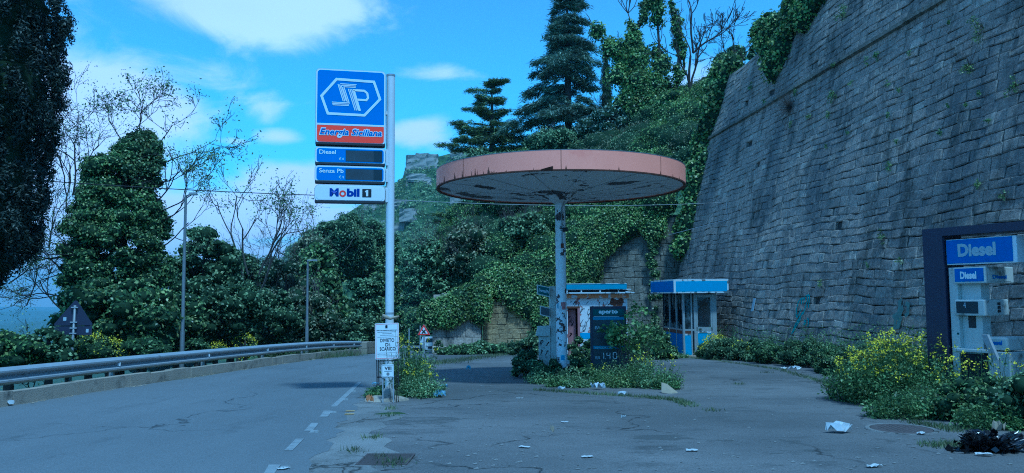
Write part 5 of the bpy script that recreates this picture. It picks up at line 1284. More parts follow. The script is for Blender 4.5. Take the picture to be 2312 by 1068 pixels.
ivy_tree('ivy_clad_tree', 'dark ivy-smothered trunk behind the further lamp', 715, 46, [(560, 715, 55), (600, 712, 90), (660, 722, 105), (720, 730, 115), (810, 730, 90)], 'leaf_ivy_dark', .2, 26, .55, 90, [(700, 580, -.6, 1, 1.3), (740, 590, .8, .7, 1.2), (690, 600, -1, .4, 1.2)], 4, depth=3, leafn=1, brL=1.8, tw='twig')
# --- left roadside wood
broadleaf('evergreen_tree', 'rounded dark evergreen right of the nearer lamp', 455, 30, 498, 790, 175, 'leaf_mid', .13, 38, 90, .13, nl and .8 if False else .8) if False else broadleaf('evergreen_tree', 'rounded dark evergreen right of the nearer lamp', 458, 30, 498, 800, 215, 'leaf_mid', .12, 42, 110, .11)
broadleaf('evergreen_tree', 'low dense tree below the rounded evergreen, behind the guard rail', 520, 27, 620, 800, 200, 'leaf_mid', .10, 50, 100, .10)
broadleaf('evergreen_tree', 'dark bush-like tree under the ivy tree at the rail', 400, 24, 640, 805, 150, 'leaf_ivy_dark', .10, 55, 70, .12)
g = place(575, 38)
bare_tree('young_tree', 'thin open tree with few leaves standing against the sky, right of the evergreen', g, [(gz(575, 700, 38, g), (0, 0, 1), 1.4), (gz(560, 620, 38, g), (-.2, 0, 1), 1.2), (gz(585, 620, 38, g), (.35, 0, 1), 1.2), (gz(600, 600, 38, g), (.8, 0, 1), 1.0), (gz(550, 640, 38, g), (-.2, 0, 1), 1.3)], 1.9, .045, 4, leaf=4, spread=.33, up=.08, lsize=.13, lspread=.2, mat='twig', lmat='leaf_mid', kids=(2, 3), rmin=.010, shrink=.72)
broadleaf('roadside_tree', 'grey-green tree behind the thin open tree', 590, 42, 560, 800, 180, 'leaf_blue', .16, 26, 80, .13, bare=14)
broadleaf('roadside_tree', 'brownish olive tree left of the further lamp', 645, 40, 552, 800, 130, 'leaf_olive', .14, 30, 80, .13, bare=22)
broadleaf('roadside_tree', 'dim tree low behind the rail between the two lamps', 610, 33, 640, 800, 150, 'leaf_mid', .12, 40, 80, .11)
broadleaf('roadside_tree', 'olive brown scrubby tree around the further lamp', 700, 36, 640, 805, 140, 'leaf_olive', .12, 36, 80, .12, bare=16)
broadleaf('hillside_tree', 'broad green tree on the rising ground behind the lamps', 765, 68, 478, 640, 200, 'leaf_mid', .18, 28, 110, .10, nl if False else .8)
broadleaf('hillside_tree', 'green tree reaching up behind the fuel sign pole', 835, 72, 486, 690, 150, 'leaf_pale', .18, 28, 90, .12)
broadleaf('hillside_tree', 'grey-green tree on the left shoulder of the wood', 705, 62, 512, 640, 100, 'leaf_olive', .22, 17, 60, .14, bare=14)
broadleaf('round_tree', 'light green rounded tree just left of the fuel sign pole', 826, 50, 615, 800, 108, 'leaf_pale', .15, 30, 80, .13)
broadleaf('round_tree', 'deep green low tree at the foot of the light green one', 800, 44, 705, 812, 130, 'leaf_mid', .15, 32, 60, .13)
broadleaf('round_tree', 'dark tree in the shade behind the fuel sign pole', 868, 62, 560, 800, 100, 'leaf_ivy_dark', .2, 22, 70, .15)
# --- beyond the bend
broadleaf('bend_tree', 'tall airy olive-green tree beyond the bend, right of the fuel sign pole', 940, 118, 525, 790, 150, 'leaf_pale', .26, 15, 110, .12, bare=30)
broadleaf('bend_tree', 'green tree beyond the bend at the left of the airy one', 890, 125, 560, 800, 110, 'leaf_olive', .28, 13, 70, .14)
broadleaf('bend_tree', 'grey-green tree filling the gap above the buttress wall', 1010, 110, 560, 760, 120, 'leaf_mid', .26, 14, 90, .13, bare=20)
broadleaf('bend_tree', 'dark bushy tree just behind the distant guard rail', 950, 114, 680, 800, 120, 'leaf_ivy_dark', .3, 10, 60, .14)
broadleaf('bend_tree', 'twiggy brown-green tree over the bend', 985, 58, 585, 740, 90, 'leaf_olive', .17, 20, 60, .14, bare=24, base=Vector((P(1000, 665, 58).x, 58, -2.6)))
# --- conifers above the slope
def conifer(name, label, px, Y, top, bot, tiers, mat, needles=22, nsize=.34, droop=.35, seed=0, lean=0, flatk=.16, nspread=.11, twig='twig_dark', clw=1.0, tiermap=None):
    """tiers: (picture height, left extent px, right extent px)"""
    x = P(px, 665, Y).x; zb = hill(x, Y) if Y < 110 and x > -8 else H(x, Y); g = Vector((x, Y, zb-.4)); k = Y/1750
    rt = root(name, g, label, 'tree'); zt = P(px, top, Y).z-g.z
    MB().tube([(0, 0, -.5), (0, 0, zt*.5), (lean*k, 0, zt*.97)], [.32, .2, .03], 10).build('trunk', 'bark', rt, smooth=True)
    out = []; Cc, Dd = [], []
    for (py, l, r_) in tiers:
        z = P(px, py, Y).z-g.z; nb = int(rng.integers(4, 7)); a0 = rng.uniform(0, 6.28)
        for i in range(nb):
            a = [math.pi+rng.uniform(-.35, .35), rng.uniform(-.35, .35)][i] if i < 2 else 2*math.pi*rng.uniform(0, 1); ln = (r_ if math.cos(a) > 0 else l)*k*(1.08 if i < 2 else .85)*rng.uniform(.35 if i > 1 else .72, 1.12); z += rng.normal()*.10; dr = droop*rng.uniform(.4, 1.5)
            d = np.array([math.cos(a), math.sin(a), 0]); pts = []; m_ = 6
            for j in range(m_+1):
                t = j/m_; pts.append(d*ln*t + np.array([lean*k*z/zt, 0, z + ln*(.22*t - dr*t*t) + rng.normal()*.03]))
            out.append((pts, [max(.012, .05*(1-t/m_)) for t in range(m_+1)]))
            side = np.array([-d[1], d[0], 0]); nc = int(5+ln*7*clw)
            for j in range(nc):
                t = rng.uniform(.12, 1)**.8; p = d*ln*t+np.array([lean*k*z/zt, 0, z+ln*(.22*t-dr*t*t)]); w = ln*flatk*(1.15-t)*1.8+.12
                s_ = rng.uniform(-1, 1); q = p + side*s_*w + np.array([0, 0, -abs(s_)*w*.35*droop*3]); Cc.append(q); Dd.append(d*.7+side*s_*.9+np.array([0, 0, -droop*.9]))
    branch_mesh(out, 4).build('bough', twig, rt)
    Cc, Dd = np.array(Cc), np.array(Dd); Dd /= np.linalg.norm(Dd, axis=1, keepdims=True)
    C = np.repeat(Cc, needles, 0)+rng.normal(size=(len(Cc)*needles, 3))*np.array([nspread, nspread, nspread*.5]); D = np.repeat(Dd, needles, 0)
    V, F = leafquads(C, np.tile([0, 0, 1.], (len(C), 1)), nsize, .17, .45, .1, tdir=D); npmesh('crown', V, F, mat, rt)
    return rt
conifer('cedar', 'flat-tiered cedar with a bent top, left of the tall fir', 1113, 58, 186, 345, [(188, 8, 44), (196, 14, 40), (208, 48, 20), (220, 30, 34), (236, 40, 24), (250, 66, 46), (264, 40, 40), (286, 104, 66), (296, 84, 100), (306, 60, 60), (320, 100, 84), (330, 90, 96), (342, 104, 80), (350, 90, 60)], 'leaf_cedar', 28, .3, .12, flatk=.26, nspread=.15, clw=1.2)
conifer('fir', 'towering dark blue-green fir rising out of the top of the picture', 1288, 55, -60, 345,
   [(p_, l_*1.12, q_*1.12) for p_, l_, q_ in [(-50, 10, 12), (-30, 14, 18), (-12, 20, 26), (5, 22, 44), (22, 28, 34), (40, 26, 36), (55, 40, 40), (68, 46, 34), (84, 50, 50), (98, 42, 68), (112, 54, 48), (130, 92, 62), (146, 84, 60), (160, 60, 68), (178, 90, 50), (196, 76, 66), (214, 60, 62), (228, 112, 58), (244, 118, 66), (262, 104, 60), (282, 76, 72), (300, 84, 76), (318, 80, 80), (334, 96, 90)]], 'leaf_blue', 32, .34, .50, flatk=.22, nspread=.18, clw=1.35)
conifer('cedar', 'dark cedar boughs low on the slope, left of the canopy edge', 1022, 52, 470, 520, [(482, 34, 30), (492, 44, 34), (503, 36, 26)], 'leaf_cedar', 22, .26, .08, flatk=.3, nspread=.14)
def narrow_cypress(px, Y, top, wpx, label):
    x = P(px, 665, Y).x; g = Vector((x, Y, hill(x, Y)-.3)); k = Y/1750; rt = root('cypress', g, label, 'tree'); zt = P(px, top, Y).z-g.z; L = []
    for i in range(120):
        t = rng.uniform(.02, 1); R_ = wpx/2*k*(1-t**2.2)*.8; a = rng.uniform(0, 6.28); L.append((math.cos(a)*R_, math.sin(a)*R_, t*zt, .2, .2, .45))
    V, F = lumps_leaves(L, 60, .14, thick=.3, up=.8, jit=.8, asp=.3); npmesh('crown', V, F, 'leaf_cypress', rt)
    V, F = cores([(0, 0, zt*t, wpx/2*k*(1-t**2.2)*.8+.03, wpx/2*k*(1-t**2.2)*.8+.03, zt*.08) for t in np.linspace(.05, .95, 14)], .9, .03); npmesh('shade_core', V, F, 'core_shade', rt)
    MB().tube([(0, 0, -.4), (0, 0, zt*.9)], [.14, .03], 8).build('trunk', 'bark', rt)
narrow_cypress(1377, 60, 108, 40, 'slender dark cypress spire between the fir and the ivy-wrapped tree')
# --- ivy wrapped many-stemmed tree
def ivy_stems(name, label, px, Y, stems, mat='leaf_ivy', size=.15, dens=48):
    x = P(px, 665, Y).x; g = Vector((x, Y, hill(x, Y)-.4)); rt = root(name, g, label, 'tree'); L = []; tr = MB(); out, tips = [], []
    for pts, r0, r1, bare in stems:
        w = [P(a, b_, Y)-g for a, b_ in pts]; tr.tube(w, [.14-.11*i/(len(w)-1) for i in range(len(w))], 7)
        n = 10*len(w)
        for i in range(n):
            t = rng.uniform(0, 1); s_ = t*(len(w)-1); j = min(len(w)-2, int(s_)); q = w[j].lerp(w[j+1], s_-j); r_ = (r0+(r1-r0)*t)*rng.uniform(.55, 1.35)
            L.append((q.x+rng.normal()*r_*.35, q.y+rng.normal()*r_*.3, q.z, r_, r_*.9, r_))
        if bare: 
            d = (w[-1]-w[-2]).normalized()
            for _ in range(bare): j = rng.integers(len(w)//2, len(w)); branches(tuple(w[j]), (d.x+rng.normal()*.5, rng.normal()*.4, d.z+.3), 1.3, .03, 2, .5, .05, out=out, tips=tips, kids=(1, 3), rmin=.011)
    V, F = lumps_leaves(L, dens, size, thick=.2, jit=.6, asp=.8); npmesh('crown', V, F, mat, rt)
    V, F = cores(L, .6); npmesh('shade_core', V, F, 'core_shade', rt); tr.build('trunk', 'bark', rt, smooth=True)
    if out: branch_mesh(out, 4).build('bare_branches', 'twig', rt)
ivy_stems('ivy_wrapped_tree', 'many-stemmed tree wrapped in bright ivy, leaning stems against the sky', 1450, 50,
  [([(1470, 330), (1440, 240), (1400, 130), (1345, 68)], .95, .45, 3), ([(1465, 330), (1455, 200), (1440, 100), (1418, 30)], .9, .3, 7), ([(1480, 320), (1492, 200), (1488, 100), (1480, -10), (1470, -40)], .7, .38, 5), ([(1440, 60), (1462, 10), (1480, 0)], .3, .25, 3),
   ([(1500, 260), (1530, 190), (1533, 110), (1522, 30), (1516, 5)], .38, .26, 3), ([(1510, 240), (1545, 150), (1538, 70)], .22, .2, 3), ([(1400, 340), (1420, 250), (1460, 180)], .8, .7, 0), ([(1450, 300), (1445, 180), (1420, 100)], .9, .6, 0)])
def hbase(px, Y): x = P(px, 665, Y).x; return Vector((x, Y, hill(x, Y)-.3))
g = hbase(1565, 47); bare_tree('dead_tree', 'bare dead tree with forked grey limbs right of the ivy-wrapped tree', g, [(gz(1560, 200, 47, g), (-.02, 0, 1), 1.3), (gz(1565, 120, 47, g), (-.1, 0, 1), 1.3), (gz(1565, 120, 47, g), (.75, 0, 1), 1.1), (tuple((0, 0, 0)), (0, 0, 1), 1.8)], 1.9, .055, 3, spread=.35, up=.06, rmin=.016, mat='bark')
g = hbase(1668, 44); bare_tree('dead_tree', 'fan of bare grey twigs above the green bush at the wall edge', g, [(gz(1655, 150, 44, g), (-.8, 0, 1), 1), (gz(1665, 140, 44, g), (-.2, 0, 1), 1.1), (gz(1675, 140, 44, g), (.4, 0, 1), 1.0), (gz(1690, 120, 44, g), (.7, 0, .8), .9), (gz(1650, 170, 44, g), (-.5, 0, .9), 1.0)], 1.5, .032, 4, spread=.38, up=.02, rmin=.011, mat='bark')
g = hbase(1790, 36); 
def topbush(name, label, px, Y, top, bot, w, mat, n=50, bare=10):
    p = P(px, bot, Y); broadleaf(name, label, px, Y, top, bot, w, mat, .15, 34, n, .14, base=Vector((p.x, Y, p.z-1.0)), bare=bare, cat='bush')
topbush('slope_bush', 'light green bush on the skyline left of the wall top', 1650, 47, 95, 200, 95, 'leaf_pale', 60)
topbush('slope_bush', 'green bush on the skyline touching the wall corner', 1715, 42, 70, 150, 70, 'leaf_mid', 40)
topbush('slope_bush', 'ivy-green bush below the ivy-wrapped tree', 1545, 47, 195, 330, 150, 'leaf_ivy', 80, 4)
topbush('slope_bush', 'grey-green olive bush behind the canopy between fir and ivy', 1385, 50, 235, 360, 120, 'leaf_blue', 80, 18)
topbush('slope_bush', 'blue-green bush filling in between the fir and the dark cypress spire', 1345, 52, 255, 350, 130, 'leaf_blue', 70, 10)
topbush('slope_bush', 'twiggy green bush just above the canopy under the fir', 1255, 50, 285, 365, 150, 'leaf_mid', 60, 26)
topbush('slope_bush', 'dark trees\u2019 undergrowth under the cedar on the slope'.replace('\u2019', "'"), 1120, 50, 345, 420, 190, 'leaf_mid', 60, 20)
topbush('slope_bush', 'grey-green feathery bush under the left end of the canopy', 1060, 41, 500, 650, 130, 'leaf_olive', 90, 30)
topbush('slope_bush', 'twiggy yellow-green bush above the grey buttress wall', 985, 41, 530, 700, 110, 'leaf_pale', 80, 34)
topbush('slope_bush', 'tangle of bare stems and dull leaves under the canopy, left of the column', 1185, 41.5, 470, 585, 130, 'leaf_mid', 60, 50)
topbush('slope_bush', 'dull green bush under the right half of the canopy', 1370, 42, 465, 560, 110, 'leaf_mid', 50, 16)
broadleaf('undergrowth_shrub', 'dense dark undergrowth at the foot of the ivy tree behind the rail', 265, 21.5, 610, 840, 300, 'leaf_ivy_dark', .11, 55, 150, .09, cat='shrub')
broadleaf('roadside_tree', 'dull green tree between the rounded evergreen and the thin open tree', 540, 40, 548, 800, 130, 'leaf_mid', .14, 34, 80, .12, bare=12)
topbush('slope_bush', 'tree crown peeping over the huge wall top beside the tumbling ivy', 1800, 33, -40, 60, 90, 'leaf_ivy_dark', 40, 10)

# --- bushes along the guard rail
def railbush(px, Y, top, bot, w, mat, label, fl=False, n=40, off=0, size=.075):
    g = place(px, Y); p = P(px, bot, Y); broadleaf('roadside_bush', label, px, Y, top, bot, w, mat, size, 95, n, .13, base=Vector((p.x, Y, min(p.z, g.z))), cat='bush', core=True)
    if fl:
        rt = [o for o in bpy.data.objects if o.get('label') == label][0]; k = Y/1750; zt = P(px, top, Y).z-rt.location.z; zb_ = P(px, bot, Y).z-rt.location.z; c = np.array([0, 0, (zt+zb_)/2]); e = np.array([w*k/2, w*k/2*.85, (zt-zb_)/2])
        m_ = fl; C = c+unit(m_, .5)*e*rng.uniform(.9, 1.08, (m_, 1)); C = np.repeat(C, 6, 0)+rng.normal(size=(m_*6, 3))*.035; V, F = leafquads(C, unit(len(C), .5), .03, .9, .3); npmesh('flower', V, F, 'yellow_petal', rt)
railbush(15, 15.5, 745, 845, 190, 'leaf_ivy', 'green bush at the far left behind the guard rail')
railbush(105, 16, 735, 840, 120, 'leaf_mid', 'dark green bush left of the triangular sign, over the rail', n=50)
railbush(150, 17.5, 715, 800, 70, 'leaf_ivy_dark', 'small dark shrub directly behind the triangular sign')
railbush(195, 17.6, 752, 838, 140, 'leaf_yellowgreen', 'bush covered with yellow blossom behind the triangular sign', 90, 60, size=.06)
railbush(240, 19, 765, 835, 90, 'leaf_yellowgreen', 'yellow flowering bush right of the triangular sign', 70, 40, size=.06)
railbush(320, 20.5, 755, 830, 130, 'leaf_weed', 'low green bush under the ivy tree behind the rail')
railbush(485, 24, 772, 812, 60, 'leaf_yellowgreen', 'small yellow flowering bush right of the nearer lamp', 60, 30, size=.07)
railbush(552, 26.5, 755, 812, 60, 'leaf_yellowgreen', 'taller yellow flowering bush between the lamps', 90, 30, size=.07)
railbush(640, 30.5, 775, 812, 90, 'leaf_weed', 'low bush just left of the further lamp')
railbush(730, 35, 765, 810, 90, 'leaf_mid', 'green bush just right of the further lamp')
railbush(440, 23, 760, 815, 60, 'leaf_weed', 'weedy bush at the foot of the nearer lamp')
railbush(-60, 14, 740, 850, 160, 'leaf_mid', 'bush beyond the left edge of the picture') if False else None

# ================================================================== WEEDS
def wpx(px, py): return G(px, py)
# island round the canopy column
ix = lambda px, Y: P(px, 665, Y).x
def shrub_at(name, label, px, Y, h, rx, ry, mat, size=.06, dens=170, nl=40, lr=.16, cat='bush', stems=True):
    x = ix(px, Y); g = H(x, Y); L = []
    for i in range(nl):
        a = rng.uniform(0, 6.28); q = math.sqrt(rng.uniform(0, 1)); z = rng.uniform(.1, 1)*h*(1-.45*q*q); r_ = lr*rng.uniform(.6, 1.4); L.append((math.cos(a)*q*rx, math.sin(a)*q*ry, z, r_, r_, r_*.8))
    rt = shrub(name, label, cat, x, Y, g, L, mat, size, dens, core=True)
    P0 = np.stack([rng.normal(size=30)*rx*.3, rng.normal(size=30)*ry*.3, np.zeros(30)], 1); idx = rng.integers(len(L), size=30); P1 = np.array([[L[i][0]*1.1, L[i][1]*1.1, L[i][2]+.12] for i in idx]); V, F = stems_np(P0, P1, .006); npmesh('stem', V, F, 'twig', rt)
    return rt
shrub_at('island_shrub', 'dark low shrub at the left tip of the planted island', 1192, 18.8, .62, .36, .7, 'leaf_mid', .05, 200, 40, .12)
shrub_at('island_shrub', 'spreading shrub in front of the grey pump', 1240, 17.6, .50, .34, .5, 'leaf_weed', .05, 200, 40, .11)
shrub_at('island_shrub', 'low shrub hiding the foot of the canopy column', 1275, 16.8, .34, .34, .4, 'leaf_mid', .05, 220, 36, .10)
shrub_at('island_shrub', 'dense dark shrub between the column foot and the price board', 1312, 17.4, .50, .26, .5, 'leaf_ivy_dark', .045, 230, 36, .11)
shrub_at('island_shrub', 'bush growing in front of the shed doorway', 1320, 24.5, .80, .72, .9, 'leaf_ivy_dark', .06, 150, 60, .16)
for (px, Y, h, rx, ry, n, mt, fl, tl, lb) in ((1222, 17.2, .34, .30, .35, 110, 'leaf_pale', 0, .1, 'pale low weeds at the left front of the island'), (1262, 16.3, .22, .26, .22, 120, 'leaf_weed', 0, .1, 'small weeds before the canopy column'),
   (1300, 16.2, .26, .28, .26, 130, 'leaf_mid', 0, .05, 'dull weeds left of the white bag'), (1355, 16.6, .30, .26, .35, 130, 'leaf_weed', .02, .2, 'weeds at the foot of the price board'), (1395, 16.1, .30, .28, .28, 130, 'leaf_ivy_dark', 0, .1, 'dark weeds right of the white bag'),
   (1432, 16.4, .55, .26, .35, 150, 'leaf_weed', .03, .3, 'taller weeds right of the price board'), (1468, 16.0, .42, .28, .35, 150, 'leaf_pale', .03, .3, 'light green weeds near the right end of the island'), (1502, 15.7, .34, .22, .3, 110, 'leaf_weed', .05, .35, 'weeds around the broken board'), (1420, 18.8, .7, .45, .6, 200, 'leaf_mid', 0, .2, 'weeds behind the price board'), (1370, 17.3, .42, .3, .3, 110, 'leaf_mid', 0, .2, 'weeds brushing the lower face of the price board')):
    weed('island_weeds', lb, 'weeds', ix(px, Y), Y, rx, ry, h, n, .045, leaves=15, mat=mt, flowers=fl, tall=tl, lean=.45)
# leafy sapling before the price board
def sapling():
    Y = 17.4; g = GY(1425, Y); rt = root('sapling', g, 'leafy sapling with crossing stems growing over the price board', 'bush'); out, tips = [], []
    for (px, py) in ((1420, 720), (1450, 705), (1462, 740), (1385, 760), (1440, 780), (1365, 745), (1480, 770), (1405, 745), (1436, 740), (1410, 770), (1388, 748)):
        t = P(px, py, Y+rng.uniform(-.4, .35))-g; b_ = Vector((rng.normal()*.12, rng.normal()*.1, 0)); mid = b_.lerp(t, .5)+Vector((rng.normal()*.08, rng.normal()*.08, .1)); out.append(([tuple(b_), tuple(mid), tuple(t)], [.013, .009, .004])); tips += [(np.array(t), None, np.array(mid.lerp(t, .6)))]
    branch_mesh(out, 5).build('stem', 'twig', rt)
    C = np.array([t[0] for t in tips]+[t[2] for t in tips]); L = [(c[0], c[1], c[2], .15, .15, .13) for c in C]
    for _ in range(16): c = C[rng.integers(len(C))]; L.append((c[0]+rng.normal()*.14, c[1]+rng.normal()*.1, c[2]+rng.normal()*.12, .13, .13, .11))
    V, F = lumps_leaves(L, 115, .085, thick=.35, jit=.8, asp=.8); npmesh('foliage', V, F, 'leaf_weed', rt)
sapling()
o_ = weed('fennel_stalks', 'two tall thin dry stalks rising right of the price board', 'weeds', ix(1490, 19), 19, .15, .15, 1.4, 6, .05, leaves=10, lean=.15)
# in front of the kiosk
shrub_at('kiosk_bush', 'dark bush left of the kiosk in front of its side windows', 1470, 27.3, 1.0, .75, .7, 'leaf_ivy_dark', .08, 110, 50, .22)
weed('kiosk_weeds', 'fine dry bramble stems between the shed and the kiosk', 'weeds', ix(1460, 29), 29, .5, .5, 2.0, 40, .07, leaves=16, mat='leaf_olive', lean=.2)
shrub_at('kiosk_bush', 'green bush in front of the kiosk door', 1590, 28.0, .55, .30, .30, 'leaf_ivy_dark', .07, 130, 40, .15)
weed('mustard_plant', 'yellow mustard in bloom against the right side of the kiosk', 'wild flowers', ix(1612, 27.3), 27.5, .32, .30, .85, 130, .06, flowers=.55, fsize=.05, fspread=.05, leaves=14)
weed('mustard_plant', 'small yellow mustard clump right of the kiosk in the low weeds', 'wild flowers', ix(1672, 26.3), 26.3, .26, .30, .6, 100, .06, flowers=.6, fsize=.05, fspread=.05, leaves=12)
weed('kiosk_weeds', 'tuft of grass on the step of the kiosk', 'weeds', ix(1535, 27.9), 27.9, .25, .15, .25, 60, .05, leaves=8)
# along the big wall
for (px, Y, h, rx, ry, mt, lb) in ((1640, 26.8, .9, .8, .8, 'leaf_mid', 'dark weeds at the wall foot just beyond the kiosk'), (1705, 25.6, .8, .9, .9, 'leaf_mid', 'weeds at the wall foot below the small notice plate'),
     (1765, 23.8, .85, .9, .9, 'leaf_weed', 'weeds at the wall foot left of the turquoise scrawl'), (1830, 22.2, .95, .8, 1.0, 'leaf_mid', 'dark weeds below the turquoise scrawl'),
     (1895, 19.8, .9, .8, 1.0, 'leaf_ivy_dark', 'bramble heap between the scrawl and the big mustard bush'), (1950, 18.2, .95, .9, 1.0, 'leaf_mid', 'brambles behind the big mustard bush'), (2090, 15.6, 1.0, .9, 1.0, 'leaf_ivy_dark', 'brambles behind the blue pump frame'), (2000, 17.0, 1.05, .9, 1.0, 'leaf_ivy_dark', 'dark brambles at the wall foot under the smeared paint')):
    rt = shrub_at('wall_weeds', lb, px, Y, h*.78, rx, ry, mt, .055, 190, 75, .15, 'weeds')
    n_ = 90; P0 = np.stack([rng.normal(size=n_)*rx*.5, rng.normal(size=n_)*ry*.5, np.zeros(n_)], 1); P1 = P0+np.stack([rng.normal(size=n_)*.15, rng.normal(size=n_)*.15, rng.uniform(.5, 1.35, n_)*h], 1); t_ = rng.uniform(.3, 1, (n_, 12))[..., None]; C = (P0[:, None]+(P1-P0)[:, None]*t_).reshape(-1, 3)+rng.normal(size=(n_*12, 3))*.035; V, F = leafquads(C, unit(len(C), .4), .05, .45); npmesh('tall_stem_leaves', V, F, 'leaf_weed', rt)
weed('mustard_plant', 'large mustard bush thick with yellow flowers left of the blue pump', 'wild flowers', ix(2020, 12.9), 12.9, .85, .65, 1.12, 560, .052, flowers=.34, fsize=.030, fspread=.028, leaves=16, lean=.3)
weed('mustard_plant', 'left fringe of the flowering bank, thinner with scattered blooms', 'wild flowers', ix(1945, 13.4), 13.4, .55, .55, .8, 300, .05, flowers=.15, fsize=.032, fspread=.03, leaves=16)
weed('mustard_plant', 'sparse tall mustard stalks rising in front of the blue pump', 'wild flowers', ix(2200, 11.5), 11.5, .75, .35, .95, 130, .05, flowers=.25, fsize=.03, fspread=.025, leaves=10)
shrub_at('bramble', 'dark bramble mound at the foot of the blue pump', 2215, 10.9, .55, .75, .5, 'leaf_ivy_dark', .06, 200, 90, .13)
shrub_at('bramble', 'bramble mound at the right edge of the picture', 2320, 10.0, .75, .45, .5, 'leaf_mid', .06, 200, 60, .13)
weed('wall_weeds', 'grassy weeds below the big mustard bush at the edge of the tarmac', 'weeds', ix(2100, 11.0), 11.2, .85, .35, .42, 360, .05, leaves=14, mat='leaf_weed')
weed('wall_weeds', 'weeds in front of the bramble mound at the right', 'weeds', ix(2250, 10.1), 10.1, .6, .3, .4, 260, .05, leaves=14)
# at the sign pole
weed('pole_weeds', 'tall green weeds with small yellow flowers at the foot of the fuel sign pole', 'weeds', ix(922, 15.4), 15.4, .30, .7, .95, 280, .05, flowers=.10, fsize=.025, fspread=.02, leaves=18, lean=.4, tall=.3)
weed('pole_weeds', 'lower spreading weeds right of the fuel sign pole', 'weeds', ix(957, 14.6), 14.6, .36, .45, .42, 240, .04, leaves=14, mat='leaf_pale', flowers=.06, fsize=.025, fspread=.02, lean=.5, tall=.25)
weed('pole_weeds', 'small leafy weed at the road edge left of the kilometre plate', 'weeds', ix(848, 14.3), 14.3, .10, .25, .25, 40, .06, leaves=8)
def dry_stalks():
    g = GY(898, 13.6); rt = root('dry_stalks', g, 'thin seed-headed stalks standing in front of the notice board', 'weeds')
    T = []
    for px, py in ((872, 790), (880, 775), (888, 805), (893, 745), (897, 760), (901, 770), (906, 735), (915, 745)): T.append(P(px, py, 13.6+rng.uniform(-.1, .1))-g)
    P0 = np.array([[rng.normal()*.06-.03, rng.normal()*.05, -.02] for _ in T]); P1 = np.array([list(t) for t in T]); V, F = stems_np(P0, P1, .004); npmesh('stem', V, F, 'twig_dark', rt)
    t = rng.uniform(.5, 1, (len(T), 26))[..., None]; C = (P0[:, None]+(P1-P0)[:, None]*t).reshape(-1, 3)+rng.normal(size=(len(T)*26, 3))*.008; V, F = leafquads(C, unit(len(C)), .025, .5); npmesh('seed_head', V, F, 'leaf_ivy_dark', rt)
dry_stalks()
# along the back walls
for (px, Y, h, rx, lb, mt) in ((1035, 35.0, .35, .8, 'low plants at the foot of the grey buttress wall', 'leaf_weed'), (1090, 35.4, .5, 1.0, 'broad-leaved plants at the foot of the wall near the ochre stones', 'leaf_pale'), (1150, 35.4, .5, 1.0, 'green plants under the ochre stones', 'leaf_weed'), (1200, 33, .95, .9, 'dark shrub at the right end of the ochre wall', 'leaf_mid')):
    shrub_at('wall_foot_plants', lb, px, Y, h, rx, .7, mt, .11, 60, 50, .22, 'plants')
railbush(990, 35.2, 765, 812, 26, 'leaf_mid', 'ivy bush at the very end of the buttress wall, by the road')
# plants rooted in the big wall
wp = [(1908, 35, 26, 0), (2225, 65, 34, 1), (2195, 148, 30, 1), (1890, 215, 24, 0), (1888, 147, 12, 0), (1800, 208, 12, 0), (1985, 125, 14, 0), (2010, 190, 10, 0), (1985, 125, 8, 0), (2012, 262, 12, 0), (1960, 140, 12, 0), (2035, 205, 10, 0), (1832, 262, 12, 1), (1875, 260, 14, 1), (2220, 210, 12, 0), (2300, 195, 26, 1), (2002, 538, 22, 1), (2012, 375, 16, 0), (2215, 415, 16, 1), (2190, 240, 10, 0),
      (2275, 440, 20, 1), (1790, 282, 10, 0), (1700, 195, 12, 0), (1730, 228, 10, 0), (2150, 240, 10, 0), (2030, 320, 9, 0), (1920, 300, 9, 0), (2130, 300, 9, 0), (1870, 330, 8, 0), (2040, 590, 12, 1), (1860, 640, 14, 1), (1965, 600, 10, 0), (2240, 275, 10, 0), (1925, 190, 9, 0), (2060, 120, 10, 0), (2150, 50, 10, 0)]
def rel(px, py):
    return ('upper' if py < 180 else 'middle' if py < 400 else 'lower')+' part, '+('left' if px < 1850 else 'centre' if px < 2080 else 'right')
for i, (px, py, w, dk) in enumerate(wp):
    q = onwall(px, py, .05); k = q.y/1750; r_ = w*k/2*1.25
    L = [(-abs(rng.normal())*r_*.4-.02, rng.normal()*r_*.5, rng.normal()*r_*.5, r_*.55, r_*.6, r_*.55) for _ in range(7)]
    rt = root('wall_plant', q, 'small green plant rooted in the huge wall, '+rel(px, py), 'plant', 'small plants on the huge wall, '+rel(px, py))
    if w >= 20: rt['label'] = {1908: 'bushy tuft near the top of the huge wall, right of the tumbling ivy', 2225: 'largest bush hanging from the upper huge wall at the right', 2195: 'hanging bush just below the largest one on the huge wall', 1890: 'grey-green tuft in the huge wall below the ledge', 2300: 'plant in the huge wall cut by the right edge of the picture', 2002: 'dry sprawling plant on the huge wall left of the blue pump', 2275: 'dark plant in the huge wall above the blue pump'}[px]; del rt['group']
    V, F = lumps_leaves(L, 150 if w > 18 else 220, .055, thick=.5, jit=.9, asp=.5); npmesh('foliage', V, F, 'leaf_ivy_dark' if dk else 'leaf_weed', rt)
    if w >= 20: P0 = np.zeros((14, 3)); P1 = np.array([[-abs(rng.normal())*r_, rng.normal()*r_, rng.normal()*r_] for _ in range(14)]); V, F = stems_np(P0, P1, .006); npmesh('stem', V, F, 'twig', rt)
# dry grass fan on the wall
q = onwall(1788, 245, .05); rt = root('dry_tuft', q, 'dry grey grass fan under the ledge of the huge wall', 'plant'); P0 = np.zeros((160, 3)); P1 = np.stack([-np.abs(rng.normal(size=160))*.3, rng.normal(size=160)*.38+.12, rng.normal(size=160)*.4+.15], 1); V, F = stems_np(P0, P1, .006); npmesh('blade', V, F, 'twig', rt)
